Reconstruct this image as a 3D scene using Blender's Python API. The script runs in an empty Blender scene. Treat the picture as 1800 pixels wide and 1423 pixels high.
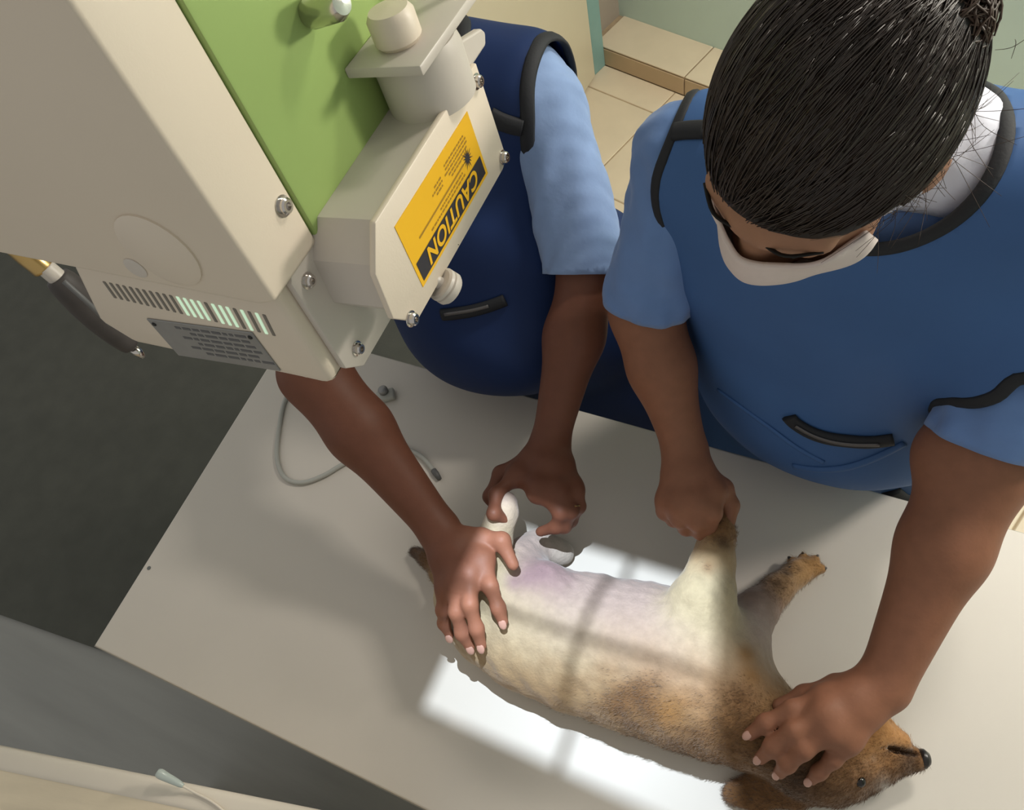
import bpy, bmesh, math, random
import numpy as np
from mathutils import Vector, Matrix
from mathutils.bvhtree import BVHTree
random.seed(7); rng = np.random.default_rng(7)
SC = bpy.context.scene
COL = SC.collection

# ------------------------------------------------------------------ camera
F_PX, W_PX, H_PX = 1400.0, 1800.0, 1423.0
CAM = np.array([0.0, 0.0, 2.0])
def _rot(pitch, roll, yaw):
    cp, sp = math.cos(pitch), math.sin(pitch); cr, sr = math.cos(roll), math.sin(roll); cy, sy = math.cos(yaw), math.sin(yaw)
    return (np.array([[cy,-sy,0],[sy,cy,0],[0,0,1]]) @ np.array([[1,0,0],[0,cp,-sp],[0,sp,cp]]) @ np.array([[cr,-sr,0],[sr,cr,0],[0,0,1]]))
MC = _rot(0.55306926, -0.36026376, 0.71315589)
cd = bpy.data.cameras.new('camera'); cam = bpy.data.objects.new('camera', cd); COL.objects.link(cam)
cam.matrix_world = Matrix.Translation(CAM) @ Matrix(MC.tolist()).to_4x4()
cd.sensor_fit = 'HORIZONTAL'; cd.sensor_width = 36.0; cd.lens = 36.0*F_PX/W_PX; cd.clip_start = 0.02
SC.camera = cam
def ray(px, py): return MC @ np.array([px-W_PX/2, -(py-H_PX/2), -F_PX])
def U(px, py, z):                       # photo point -> place at height z
    d = ray(px, py); return CAM + d*((z-CAM[2])/d[2])

# ------------------------------------------------------------------ world, lights, exposure
SC.view_settings.view_transform = 'Standard'; SC.view_settings.look = 'None'
SC.view_settings.gamma = 1.0; SC.view_settings.use_curve_mapping = False
SC.view_settings.exposure = 0.0
wd = bpy.data.worlds.new('room_light'); SC.world = wd; wd.use_nodes = True
wd.node_tree.nodes['Background'].inputs[0].default_value = (1.0, 0.985, 0.935, 1)
wd.node_tree.nodes['Background'].inputs[1].default_value = 0.46
LAMP_POS = Vector((1.44, 1.50, 1.98))
def area(name, loc, target, sx, sy, power, col):
    l = bpy.data.lights.new(name, 'AREA'); l.shape = 'RECTANGLE'; l.size = sx; l.size_y = sy; l.energy = power; l.color = col
    o = bpy.data.objects.new(name, l); COL.objects.link(o); o.location = loc
    o.rotation_euler = (Vector(target)-Vector(loc)).to_track_quat('-Z', 'Y').to_euler(); return o
area('wall_lamp_light', LAMP_POS, (0.0, 0.6, 0.9), 0.50, 0.26, 45.0, (1.0, 0.925, 0.84))
area('added_fill_light', (0.45, 1.62, 2.62), (0.35, 1.75, 0.0), 0.5, 0.2, 24.0, (1.0, 0.93, 0.83))  # unseen lamp added to brighten the back wall and floor

# ------------------------------------------------------------------ materials
def srgb(r, g, b):
    f = lambda c: ((c/255+0.055)/1.055)**2.4 if c > 10 else c/255/12.92
    return (f(r), f(g), f(b), 1.0)
def mat(name, col, rough=0.5, metal=0.0, noise=0.0, nscale=30.0, bump=0.0, bscale=80.0, attr=False, spec=0.5, sss=0.0, emit=None, aniso=None, ior=None, trans=0.0, sheen=0.0):
    m = bpy.data.materials.new(name); m.use_nodes = True; nt = m.node_tree; b = nt.nodes['Principled BSDF']
    b.inputs['Base Color'].default_value = col; b.inputs['Roughness'].default_value = rough; b.inputs['Metallic'].default_value = metal
    b.inputs['Specular IOR Level'].default_value = spec
    if sheen: b.inputs['Sheen Weight'].default_value = sheen
    if trans: b.inputs['Transmission Weight'].default_value = trans
    if sss:
        b.inputs['Subsurface Weight'].default_value = sss; b.inputs['Subsurface Radius'].default_value = (0.012, 0.004, 0.002); b.inputs['Subsurface Scale'].default_value = 0.6
    if emit: b.inputs['Emission Color'].default_value = emit[0]; b.inputs['Emission Strength'].default_value = emit[1]
    tc = nt.nodes.new('ShaderNodeTexCoord')
    src = None
    if attr:
        a = nt.nodes.new('ShaderNodeVertexColor'); a.layer_name = 'Col'; src = a.outputs['Color']
    if noise:
        n = nt.nodes.new('ShaderNodeTexNoise'); n.inputs['Scale'].default_value = nscale; n.inputs['Detail'].default_value = 5
        mp = nt.nodes.new('ShaderNodeMapping'); nt.links.new(tc.outputs['Object'], mp.inputs[0]); nt.links.new(mp.outputs[0], n.inputs['Vector'])
        if aniso: mp.inputs['Scale'].default_value = aniso
        mr = nt.nodes.new('ShaderNodeMapRange'); mr.inputs['From Min'].default_value = 0.3; mr.inputs['From Max'].default_value = 0.7
        mr.inputs['To Min'].default_value = 1-noise; mr.inputs['To Max'].default_value = 1+noise
        nt.links.new(n.outputs['Fac'], mr.inputs['Value'])
        mx = nt.nodes.new('ShaderNodeMix'); mx.data_type = 'RGBA'; mx.blend_type = 'MULTIPLY'; mx.inputs[0].default_value = 1.0
        if src: nt.links.new(src, mx.inputs['A'])
        else: mx.inputs['A'].default_value = col
        nt.links.new(mr.outputs[0], mx.inputs['B']); src = mx.outputs['Result']
    if src: nt.links.new(src, b.inputs['Base Color'])
    if bump:
        n2 = nt.nodes.new('ShaderNodeTexNoise'); n2.inputs['Scale'].default_value = bscale; n2.inputs['Detail'].default_value = 4
        mp2 = nt.nodes.new('ShaderNodeMapping'); nt.links.new(tc.outputs['Object'], mp2.inputs[0]); nt.links.new(mp2.outputs[0], n2.inputs['Vector'])
        if aniso: mp2.inputs['Scale'].default_value = aniso
        bp = nt.nodes.new('ShaderNodeBump'); bp.inputs['Strength'].default_value = bump; bp.inputs['Distance'].default_value = 0.004
        nt.links.new(n2.outputs['Fac'], bp.inputs['Height']); nt.links.new(bp.outputs[0], b.inputs['Normal'])
    return m
M = {}
M['laminate'] = mat('white_laminate', srgb(206,200,191), 0.42, noise=0.02, nscale=6, bump=0.02, bscale=900)
M['laminate_edge'] = mat('laminate_edging', srgb(168,164,156), 0.5, noise=0.05, nscale=20)
M['metal_grey'] = mat('grey_steel', srgb(120,122,120), 0.4, metal=0.8)
M['tile'] = mat('cream_ceramic_tile', srgb(216,201,176), 0.35, noise=0.05, nscale=7, bump=0.03, bscale=40)
M['riser'] = mat('tan_riser_tile', srgb(190,165,132), 0.4, noise=0.06, nscale=8)
M['grout'] = mat('tan_grout', srgb(168,148,120), 0.9, noise=0.12, nscale=40)
M['mat'] = mat('dark_grey_green', srgb(70,71,64), 0.8, noise=0.10, nscale=14, bump=0.2, bscale=300)
M['greenwall'] = mat('pale_green_paint', srgb(196,216,206), 0.55, noise=0.04, nscale=3, bump=0.05, bscale=60)
M['beigewall'] = mat('beige_paint', srgb(160,148,135), 0.6, noise=0.05, nscale=4)
M['doorcream'] = mat('cream_door_paint', srgb(205,194,168), 0.4, noise=0.03, nscale=3)
M['teal'] = mat('teal_paint', srgb(125,160,155), 0.45, noise=0.06, nscale=12)
M['machine'] = mat('cream_plastic', srgb(214,201,183), 0.42, noise=0.015, nscale=10, bump=0.03, bscale=700)
M['machine2'] = mat('warm_grey_plastic', srgb(196,188,178), 0.4, noise=0.02, nscale=12)
M['green'] = mat('lime_green_plastic', srgb(150,175,102), 0.45, noise=0.03, nscale=10)
M['chrome'] = mat('chrome', srgb(205,200,195), 0.18, metal=1.0)
M['black'] = mat('black_plastic', srgb(22,22,24), 0.6)
M['inner'] = mat('matt_black_lining', (0.006,0.006,0.006,1), 0.95, spec=0.0)
M['yellow'] = mat('yellow_label_film', srgb(228,176,30), 0.45, noise=0.02, nscale=30)
M['ink'] = mat('black_print', srgb(40,38,44), 0.6)
M['inkpale'] = mat('faded_print', srgb(150,112,28), 0.6)
M['plate'] = mat('brushed_grey_plate', srgb(142,142,142), 0.4, metal=0.5, noise=0.05, nscale=60)
M['plateink'] = mat('grey_print', srgb(88,88,90), 0.6)
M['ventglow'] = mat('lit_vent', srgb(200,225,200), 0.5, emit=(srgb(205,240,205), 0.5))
M['ventdark'] = mat('vent_shadow_grey', srgb(120,114,106), 0.6)
M['brass'] = mat('brass', srgb(190,160,105), 0.3, metal=0.9)
M['rubber'] = mat('dark_brown_rubber', srgb(62,57,55), 0.6, noise=0.15, nscale=60)
M['clear'] = mat('clear_plastic', srgb(205,215,210), 0.2, trans=0.4)
M['cable'] = mat('grey_cable', srgb(172,173,167), 0.5)
M['cabledark'] = mat('dark_grey_plastic', srgb(95,95,95), 0.5)
M['ledge'] = mat('cream_gloss_paint', srgb(218,203,176), 0.35, noise=0.08, nscale=9, aniso=(1,6,1), bump=0.05, bscale=30)
M['ledgerim'] = mat('pale_cream_paint', srgb(216,206,190), 0.35, noise=0.02, nscale=9)
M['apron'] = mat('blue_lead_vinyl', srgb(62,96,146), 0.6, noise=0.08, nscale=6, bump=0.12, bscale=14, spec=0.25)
M['apron_shaded'] = mat('shade_darkened_lead_vinyl', srgb(26,45,86), 0.6, noise=0.10, nscale=6, bump=0.15, bscale=14, spec=0.2)  # blue vinyl darkened so its colour carries the wearer's shade
M['trim'] = mat('black_binding', srgb(25,27,32), 0.75, bump=0.1, bscale=300)
M['zip'] = mat('dull_zip_metal', srgb(95,92,92), 0.45, metal=0.4)
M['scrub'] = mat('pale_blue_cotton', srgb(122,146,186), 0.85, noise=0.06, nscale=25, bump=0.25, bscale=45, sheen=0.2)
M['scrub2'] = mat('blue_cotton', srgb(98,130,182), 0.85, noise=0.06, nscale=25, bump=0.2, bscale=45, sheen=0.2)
M['collar'] = mat('white_cotton', srgb(214,216,228), 0.85, noise=0.04, nscale=30, bump=0.2, bscale=60)
M['trouser'] = mat('navy_cotton', srgb(48,62,100), 0.9, noise=0.08, nscale=25)
M['shoe'] = mat('black_shoe_leather', srgb(28,27,28), 0.45)
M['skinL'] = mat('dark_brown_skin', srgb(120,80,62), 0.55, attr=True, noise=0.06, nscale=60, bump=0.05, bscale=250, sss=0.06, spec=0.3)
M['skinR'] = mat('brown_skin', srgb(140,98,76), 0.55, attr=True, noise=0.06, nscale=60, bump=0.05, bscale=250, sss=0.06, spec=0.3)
M['hair'] = mat('black_brown_hair', srgb(20,17,16), 0.6, noise=0.25, nscale=120, spec=0.3)
M['hair2'] = mat('dark_brown_hair', srgb(66,50,40), 0.5, noise=0.2, nscale=80, spec=0.35)
M['strand'] = mat('combed_black_hair', srgb(46,36,30), 0.36, noise=0.25, nscale=90, spec=0.5)
M['mask'] = mat('white_mask_cloth', srgb(216,202,196), 0.85, noise=0.03, nscale=60, bump=0.1, bscale=300)
M['fur'] = mat('short_dog_coat', srgb(200,170,130), 0.8, attr=True, noise=0.08, nscale=90, bump=0.3, bscale=260, sheen=0.25, spec=0.2)
M['claw'] = mat('dark_claw', srgb(48,44,42), 0.4)
M['nose'] = mat('black_wet_nose', srgb(30,26,25), 0.3)
M['eye'] = mat('dark_eye', srgb(16,12,10), 0.1)
M['nail'] = mat('pink_nail', srgb(188,146,132), 0.3)
M['gold'] = mat('gold', srgb(225,190,130), 0.25, metal=1.0)
M['lampwhite'] = mat('lamp_diffuser', srgb(250,245,235), 0.4, emit=((1,0.93,0.82,1), 3.0))

# ------------------------------------------------------------------ object helpers
def link(name, me, m, parent=None, smooth=False):
    o = bpy.data.objects.new(name, me); COL.objects.link(o)
    if m is not None and not me.materials: me.materials.append(m)
    if smooth:
        me.polygons.foreach_set('use_smooth', [True]*len(me.polygons))
    if parent is not None:
        o.parent = parent
        if parent.get('wspace'): o.matrix_parent_inverse = parent.matrix_basis.inverted()
    return o
def empty(name, loc, wspace=True):
    o = bpy.data.objects.new(name, None); COL.objects.link(o); o.location = loc; o.empty_display_size = 0.05
    if wspace: o['wspace'] = 1
    bpy.context.view_layer.update(); return o
def tag(o, label=None, cat=None, group=None, kind=None):
    if label: o['label'] = label
    if cat: o['category'] = cat
    if group: o['group'] = group
    if kind: o['kind'] = kind
    return o
def me_from(V, Fc, name='mesh'):
    me = bpy.data.meshes.new(name); me.from_pydata([tuple(map(float, v)) for v in V], [], [tuple(map(int, f)) for f in Fc]); me.update(); return me
def bm_mesh(bm, name='mesh'):
    me = bpy.data.meshes.new(name); bmesh.ops.recalc_face_normals(bm, faces=bm.faces); bm.to_mesh(me); bm.free(); return me
def bm_box(x0, x1, y0, y1, z0, z1, bev=0.0, seg=2, bm=None, edges=None):
    own = bm is None
    if own: bm = bmesh.new()
    vs = [bm.verts.new(p) for p in ((x0,y0,z0),(x1,y0,z0),(x1,y1,z0),(x0,y1,z0),(x0,y0,z1),(x1,y0,z1),(x1,y1,z1),(x0,y1,z1))]
    fs = [bm.faces.new([vs[i] for i in f]) for f in ((3,2,1,0),(4,5,6,7),(0,1,5,4),(1,2,6,5),(2,3,7,6),(3,0,4,7))]
    if bev:
        es = set(e for f in fs for e in f.edges)
        bmesh.ops.bevel(bm, geom=list(es), offset=bev, segments=seg, affect='EDGES', profile=0.5)
    return bm
def prism_x(poly, x0, x1, bev=0.0, seg=2, holes=None):    # polygon in (y,z) extruded along x
    bm = bmesh.new()
    a = [bm.verts.new((x0, p[0], p[1])) for p in poly]; b = [bm.verts.new((x1, p[0], p[1])) for p in poly]
    n = len(poly); bm.faces.new(a[::-1]); bm.faces.new(b)
    for i in range(n): bm.faces.new((a[i], a[(i+1)%n], b[(i+1)%n], b[i]))
    bmesh.ops.recalc_face_normals(bm, faces=bm.faces)
    if bev: bmesh.ops.bevel(bm, geom=[e for e in bm.edges], offset=bev, segments=seg, affect='EDGES', profile=0.5)
    return bm
def prism_y(poly, y0, y1, bev=0.0, seg=2):                 # polygon in (x,z) extruded along y
    bm = bmesh.new()
    a = [bm.verts.new((p[0], y0, p[1])) for p in poly]; b = [bm.verts.new((p[0], y1, p[1])) for p in poly]
    n = len(poly); bm.faces.new(a); bm.faces.new(b[::-1])
    for i in range(n): bm.faces.new((a[(i+1)%n], a[i], b[i], b[(i+1)%n]))
    bmesh.ops.recalc_face_normals(bm, faces=bm.faces)
    if bev: bmesh.ops.bevel(bm, geom=[e for e in bm.edges], offset=bev, segments=seg, affect='EDGES', profile=0.5)
    return bm
def lathe(profile, origin=(0,0,0), axis=(0,0,1), n=20, bm=None):   # profile [(r,h)]
    own = bm is None
    if own: bm = bmesh.new()
    A = Vector(axis).normalized(); q = A.to_track_quat('Z', 'Y').to_matrix(); rings = []
    for r, h in profile:
        rings.append([bm.verts.new(Vector(origin)+q@Vector((max(r,1e-5)*math.cos(2*math.pi*i/n), max(r,1e-5)*math.sin(2*math.pi*i/n), h))) for i in range(n)])
    for a, b in zip(rings, rings[1:]):
        for i in range(n): bm.faces.new((a[i], a[(i+1)%n], b[(i+1)%n], b[i]))
    bm.faces.new(rings[0][::-1]); bm.faces.new(rings[-1]); return bm
def catmull(P, n=8, closed=False):
    P = [np.array(p, float) for p in P]; out = []; m = len(P); rngi = range(m if closed else m-1)
    for i in rngi:
        if closed: a, b, c, d = P[(i-1)%m], P[i], P[(i+1)%m], P[(i+2)%m]
        else: a, b, c, d = P[max(i-1,0)], P[i], P[i+1], P[min(i+2,m-1)]
        for t in np.linspace(0, 1, n, endpoint=False):
            out.append(0.5*((2*b)+(-a+c)*t+(2*a-5*b+4*c-d)*t*t+(-a+3*b-3*c+d)*t**3))
    if not closed: out.append(P[-1])
    return np.array(out)
def sweep(P, r, sides=8, closed=False, flat=None, normals=None):   # tube along P; radius scalar or list; flat=(a,b) oriented by normals
    P = np.asarray(P, float); n = len(P)
    R = np.full(n, r) if np.isscalar(r) else np.asarray(r, float)
    T = np.zeros_like(P)
    for i in range(n):
        a = P[(i-1)%n] if (closed or i > 0) else P[i]; b = P[(i+1)%n] if (closed or i < n-1) else P[i]
        T[i] = (b-a)/(np.linalg.norm(b-a)+1e-12)
    V = []; Fc = []
    N = np.array([0.3, 0.2, 1.0]); N -= T[0]*(N@T[0]); N /= np.linalg.norm(N)
    for i in range(n):
        if normals is not None: N = np.asarray(normals[i], float).copy()
        N = N-T[i]*(N@T[i]); N /= (np.linalg.norm(N)+1e-12); B = np.cross(T[i], N)
        for s in range(sides):
            a = 2*math.pi*s/sides; fa, fb = flat if flat else (1, 1)
            V.append(P[i]+R[i]*(fa*math.cos(a)*N+fb*math.sin(a)*B))
    for i in range(n if closed else n-1):
        j = (i+1) % n
        for s in range(sides):
            t = (s+1) % sides; Fc.append((i*sides+s, i*sides+t, j*sides+t, j*sides+s))
    if not closed:
        Fc.append(tuple(range(sides))[::-1]); Fc.append(tuple((n-1)*sides+s for s in range(sides)))
    return V, Fc

# ------------------------------------------------------------------ blended-volume modeller (one continuous skin from tapered limbs)
class Vol:
    def __init__(s): s.p = []; s.cut = []
    def cone(s, a, ra, b, rb, k=0.006, col=None): s.p.append(('c', np.array(a, float), float(ra), np.array(b, float), float(rb), k, col)); return s
    def chain(s, pts, rad, k=0.006, col=None):
        if len(pts) == 1: return s
        for i in range(len(pts)-1):
            c = col[i] if isinstance(col, list) else col
            s.cone(pts[i], rad[i], pts[i+1], rad[i+1], k, c)
        return s
    def ell(s, c, r, R=None, k=0.006, col=None):
        s.p.append(('e', np.array(c, float), np.array(r, float), np.eye(3) if R is None else np.array(R, float), 0, k, col)); return s
    def carve(s, c, r, R=None, k=0.003): s.cut.append(('e', np.array(c, float), np.array(r, float), np.eye(3) if R is None else np.array(R, float), 0, k, None)); return s
    @staticmethod
    def dist(q, X):
        if q[0] == 'c':
            a, ra, b, rb = q[1:5]; d = b-a; L = max(d@d, 1e-12); v = X-a; t = np.clip((v@d)/L, 0, 1)
            return np.sqrt(((v-t[..., None]*d)**2).sum(-1))-(ra+(rb-ra)*t)
        c, r, R = q[1:4]; v = (X-c)@R          # R columns = axes
        k0 = np.sqrt(((v/r)**2).sum(-1)); k1 = np.sqrt(((v/(r*r))**2).sum(-1))+1e-9
        return k0*(k0-1)/k1
    def bounds(s, q, pad):
        if q[0] == 'c': return np.minimum(q[1]-q[2], q[3]-q[4])-pad, np.maximum(q[1]+q[2], q[3]+q[4])+pad
        e = np.sqrt(((q[3]*q[2][None, :])**2).sum(1)); return q[1]-e-pad, q[1]+e+pad
    def mesh(s, h, inflate=0.0):
        lo = np.min([s.bounds(q, 0)[0] for q in s.p], 0)-inflate-4*h; hi = np.max([s.bounds(q, 0)[1] for q in s.p], 0)+inflate+4*h
        n = np.ceil((hi-lo)/h).astype(int)+1
        Fd = np.full(n, 1e-12, np.float64)
        for q in s.p:
            pad = 6*q[5]+2*h+inflate; a, b = s.bounds(q, pad); i0 = np.maximum(np.floor((a-lo)/h).astype(int), 0); i1 = np.minimum(np.ceil((b-lo)/h).astype(int)+1, n)
            ax = [lo[k]+h*np.arange(i0[k], i1[k]) for k in range(3)]
            X = np.stack(np.meshgrid(*ax, indexing='ij'), -1)
            Fd[i0[0]:i1[0], i0[1]:i1[1], i0[2]:i1[2]] += np.exp(np.clip(-(s.dist(q, X)-inflate)/q[5], -60, 60))
        g = -np.log(Fd)*0.006
        for q in s.cut:
            a, b = s.bounds(q, 3*h); i0 = np.maximum(np.floor((a-lo)/h).astype(int), 0); i1 = np.minimum(np.ceil((b-lo)/h).astype(int)+1, n)
            if (i1 <= i0).any(): continue
            ax = [lo[k]+h*np.arange(i0[k], i1[k]) for k in range(3)]; X = np.stack(np.meshgrid(*ax, indexing='ij'), -1)
            sl = np.s_[i0[0]:i1[0], i0[1]:i1[1], i0[2]:i1[2]]; g[sl] = np.maximum(g[sl], -s.dist(q, X))
        V, Q = surface_nets(g, lo, h); return V, Q
    def colors(s, V, default, kc=0.008):
        W = np.full(len(V), 1e-9); C = np.zeros((len(V), 3))+np.array(default[:3])*1e-9
        for q in s.p:
            c = q[6] if q[6] is not None else default
            w = np.exp(np.clip(-s.dist(q, V)/kc, -40, 12)); W += w; C += w[:, None]*np.array(c[:3])
        return C/W[:, None]
def surface_nets(g, lo, h):
    s = g < 0; n = g.shape
    c = np.zeros((n[0]-1, n[1]-1, n[2]-1), np.int8)
    for i in (0, 1):
        for j in (0, 1):
            for k in (0, 1): c += s[i:n[0]-1+i, j:n[1]-1+j, k:n[2]-1+k]
    idx = np.argwhere((c > 0) & (c < 8)); acc = np.zeros((len(idx), 3)); cnt = np.zeros(len(idx))
    cor = [(i, j, k) for i in (0, 1) for j in (0, 1) for k in (0, 1)]
    for a in cor:
        for ax in range(3):
            if a[ax]: continue
            b = list(a); b[ax] = 1
            ga = g[idx[:, 0]+a[0], idx[:, 1]+a[1], idx[:, 2]+a[2]]; gb = g[idx[:, 0]+b[0], idx[:, 1]+b[1], idx[:, 2]+b[2]]
            m = (ga < 0) != (gb < 0); t = np.where(m, ga/(ga-gb+1e-20), 0)
            p = np.tile(np.array(a, float), (len(idx), 1)); p[:, ax] += t; acc += p*m[:, None]; cnt += m
    V = lo+h*(idx+acc/cnt[:, None]); vid = np.full(c.shape, -1, np.int64); vid[tuple(idx.T)] = np.arange(len(idx))
    Q = []
    for ax in range(3):
        u, v = (ax+1) % 3, (ax+2) % 3
        A = np.take(s, range(n[ax]-1), ax); B = np.take(s, range(1, n[ax]), ax)
        e = np.argwhere(A != B)
        ok = (e[:, u] >= 1) & (e[:, v] >= 1) & (e[:, u] < n[u]-1) & (e[:, v] < n[v]-1); e = e[ok]
        fl = A[tuple(e.T)]
        def cell(du, dv):
            q = e.copy(); q[:, u] += du; q[:, v] += dv; return vid[tuple(q.T)]
        q = np.stack([cell(-1, -1), cell(0, -1), cell(0, 0), cell(-1, 0)], 1); q[~fl] = q[~fl][:, ::-1]; Q.append(q)
    return V, np.concatenate(Q)
def smooth_v(V, Q, it=2, lam=0.5):
    E = np.concatenate([Q[:, [0, 1]], Q[:, [1, 2]], Q[:, [2, 3]], Q[:, [3, 0]]]); E = np.concatenate([E, E[:, ::-1]])
    deg = np.bincount(E[:, 0], minlength=len(V))[:, None]+1e-9
    for _ in range(it):
        S = np.stack([np.bincount(E[:, 0], weights=V[E[:, 1], k], minlength=len(V)) for k in range(3)], 1)
        V = V+lam*(S/deg-V)
    return V
def mesh_np(V, Q, name='mesh', cols=None):
    me = bpy.data.meshes.new(name); me.vertices.add(len(V)); me.vertices.foreach_set('co', np.asarray(V, np.float32).ravel())
    me.loops.add(Q.size); me.loops.foreach_set('vertex_index', np.asarray(Q, np.int32).ravel())
    me.polygons.add(len(Q)); me.polygons.foreach_set('loop_start', np.arange(0, Q.size, 4, dtype=np.int32)); me.polygons.foreach_set('use_smooth', np.ones(len(Q), bool))
    me.update(calc_edges=True); me.validate()
    if cols is not None:
        ca = me.color_attributes.new('Col', 'FLOAT_COLOR', 'POINT'); ca.data.foreach_set('color', np.concatenate([cols, np.ones((len(V), 1))], 1).astype(np.float32).ravel())
    return me
def wob(X, s, seed=0):                # cheap smooth noise
    r = np.random.default_rng(seed); o = np.zeros(len(X))
    for i in range(7):
        k = r.normal(size=3)*s*(1+0.6*i); o += np.sin(X@k+r.uniform(0, 6.28))/(1+0.5*i)
    return o/3.0
def vnormals(V, Q):
    n = np.cross(V[Q[:, 2]]-V[Q[:, 0]], V[Q[:, 3]]-V[Q[:, 1]]); N = np.zeros_like(V)
    for k in range(4):
        for a in range(3): N[:, a] += np.bincount(Q[:, k], weights=n[:, a], minlength=len(V))
    return N/(np.linalg.norm(N, axis=1, keepdims=True)+1e-12)
def cloth(name, vol, inflate, h, keep, m, parent, trim=None, trim_r=0.008, wr=0.0, ws=18, seed=0, smooth=3, trims_pick=None):
    V, Q = vol.mesh(h, inflate); V = smooth_v(V, Q, smooth)
    if wr: V = V+vnormals(V, Q)*(wr*wob(V*np.array([1, 1, 0.55]), ws, seed))[:, None]
    NV = vnormals(V, Q)
    f = np.min([k(V) for k in keep], 0)
    kq = (f[Q] > -0.0).all(1); Q2 = Q[kq]
    # move the border onto the exact cut line
    E = np.concatenate([Q2[:, [0, 1]], Q2[:, [1, 2]], Q2[:, [2, 3]], Q2[:, [3, 0]]]); key = np.sort(E, 1); kk = key[:, 0]*len(V)+key[:, 1]
    uq, inv, ct = np.unique(kk, return_inverse=True, return_counts=True); bE = E[ct[inv] == 1]; bv = np.unique(bE)
    for _ in range(3):
        P = V[bv]; e = 1e-4; f0 = np.min([k(P) for k in keep], 0)
        G = np.stack([(np.min([k(P+e*np.eye(3)[a]) for k in keep], 0)-f0)/e for a in range(3)], 1); G -= NV[bv]*(G*NV[bv]).sum(1, keepdims=True)
        g2 = (G**2).sum(1)+0.15; st = (np.clip(f0, -h, 1.6*h)/g2)[:, None]*G; V[bv] = P-st*0.8
    used = np.unique(Q2); mp = np.full(len(V), -1); mp[used] = np.arange(len(used))
    me = mesh_np(V[used], mp[Q2], name); o = link(name, me, m, parent)
    md = o.modifiers.new('thick', 'SOLIDIFY'); md.thickness = 0.004; md.offset = -1
    if trim is not None:
        nxt = {}
        for a, b in bE: nxt.setdefault(a, b)
        seen = set(); loops = []
        for a in list(nxt):
            if a in seen: continue
            L = [a]; seen.add(a); b = nxt[a]
            while b in nxt and b not in seen: L.append(b); seen.add(b); b = nxt[b]
            if len(L) > 12: loops.append(L)
        for L in loops:
            P = V[L].copy(); Nn = NV[L]
            for _ in range(8): P = 0.5*P+0.25*(np.roll(P, 1, 0)+np.roll(P, -1, 0))
            P = P[::2]; Nn = Nn[::2]
            VV, FF = sweep(P, trim_r, 8, closed=True, flat=(0.42, 1.0), normals=Nn)
            link('binding', me_from(VV, FF), trim, o, smooth=True)
    return o
def plane_keep(pt, n):
    pt = np.array(pt, float); n = np.array(n, float)/np.linalg.norm(n); return lambda X: (X-pt)@n
def out_seg(a, b, r):
    q = ('c', np.array(a, float), r, np.array(b, float), r, 0, None); return lambda X: Vol.dist(q, X)
def out_ell(c, r, R=None):
    q = ('e', np.array(c, float), np.array(r, float), np.eye(3) if R is None else np.array(R), 0, 0, None); return lambda X: Vol.dist(q, X)
def basis(fwd, up):
    f = np.array(fwd, float); f /= np.linalg.norm(f); u = np.array(up, float); u -= f*(u@f); u /= np.linalg.norm(u); r = np.cross(f, u)
    return np.stack([r, f, u], 1)       # columns: right, forward, up

# ================================================================== the setting
YAW = -18.0*math.pi/180
E1 = np.array([math.cos(YAW), math.sin(YAW)]); E2 = np.array([-math.sin(YAW), math.cos(YAW)])
RZ = Matrix.Rotation(YAW, 4, 'Z')
def rbox(name, s0, s1, t0, t1, z0, z1, m, parent=None, bev=0.0):   # box in the room's own axes
    o = link(name, bm_mesh(bm_box(s0, s1, t0, t1, z0, z1, bev)), m, parent); o.matrix_basis = RZ; return o
floor = tag(link('floor', bm_mesh(bm_box(-5, 4, -2.5, 4.5, -0.1, -0.008)), mat('grey_cement_floor', srgb(142,142,138), 0.4, noise=0.10, nscale=3, aniso=(0.6, 5, 1), bump=0.05, bscale=40)), kind='structure')
tile_me = bm_mesh(bm_box(-0.1975, 0.1975, -0.1975, 0.1975, -0.008, 0.0, 0.002, 1))
tile_me.materials.append(M['tile'])
bed = rbox('grout_bed', -1.84, 1.6, 0.55, 2.0, -0.0079, -0.002, M['grout'], floor)
for i in range(9):
    for j in range(4):
        cs, ct = -1.419-0.2+0.4*i, 1.842-0.2-0.4*j
        if ct < 0.6: continue
        o = link('floor_tile', tile_me, None, floor); o.matrix_basis = RZ @ Matrix.Translation((cs, ct, 0))
cut_me = bm_mesh(bm_box(-0.1975, 0.1975, -0.060, 0.060, -0.008, 0.0, 0.002, 1)); cut_me.materials.append(M['tile'])
for i in range(9):
    o = link('floor_tile', cut_me, None, floor); o.matrix_basis = RZ @ Matrix.Translation((-1.619+0.4*i, 1.905, 0))
step = tag(rbox('step', -1.80, 1.9, 1.969, 2.2, 0.0, 0.074, M['grout']), kind='structure')
st_me = bm_mesh(bm_box(-0.1975, 0.1975, 0.0, 0.178, 0.0, 0.006, 0.002, 1)); st_me.materials.append(M['tile'])
ri_me = bm_mesh(bm_box(-0.1975, 0.1975, -0.004, 0.0, 0.0, 0.068, 0.0015, 1)); ri_me.materials.append(M['riser'])
for i in range(8):
    o = link('step_tile', st_me, None, step); o.matrix_basis = Matrix.Translation((-1.58+0.4*i, 1.967, 0.074)); 
    o = link('riser_tile', ri_me, None, step); o.matrix_basis = Matrix.Translation((-1.58+0.4*i, 1.969, 0.002))
tag(rbox('wall_back', -1.9, 2.2, 2.145, 2.3, 0.0, 2.8, M['greenwall']), kind='structure')
tag(rbox('wall_left', -1.95, -1.80, 1.93, 2.145, 0.0, 2.8, M['beigewall']), kind='structure')
tag(rbox('trim_1', -1.80, -1.735, 1.90, 1.965, 0.0, 2.2, M['teal'], bev=0.004), kind='structure')
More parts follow.
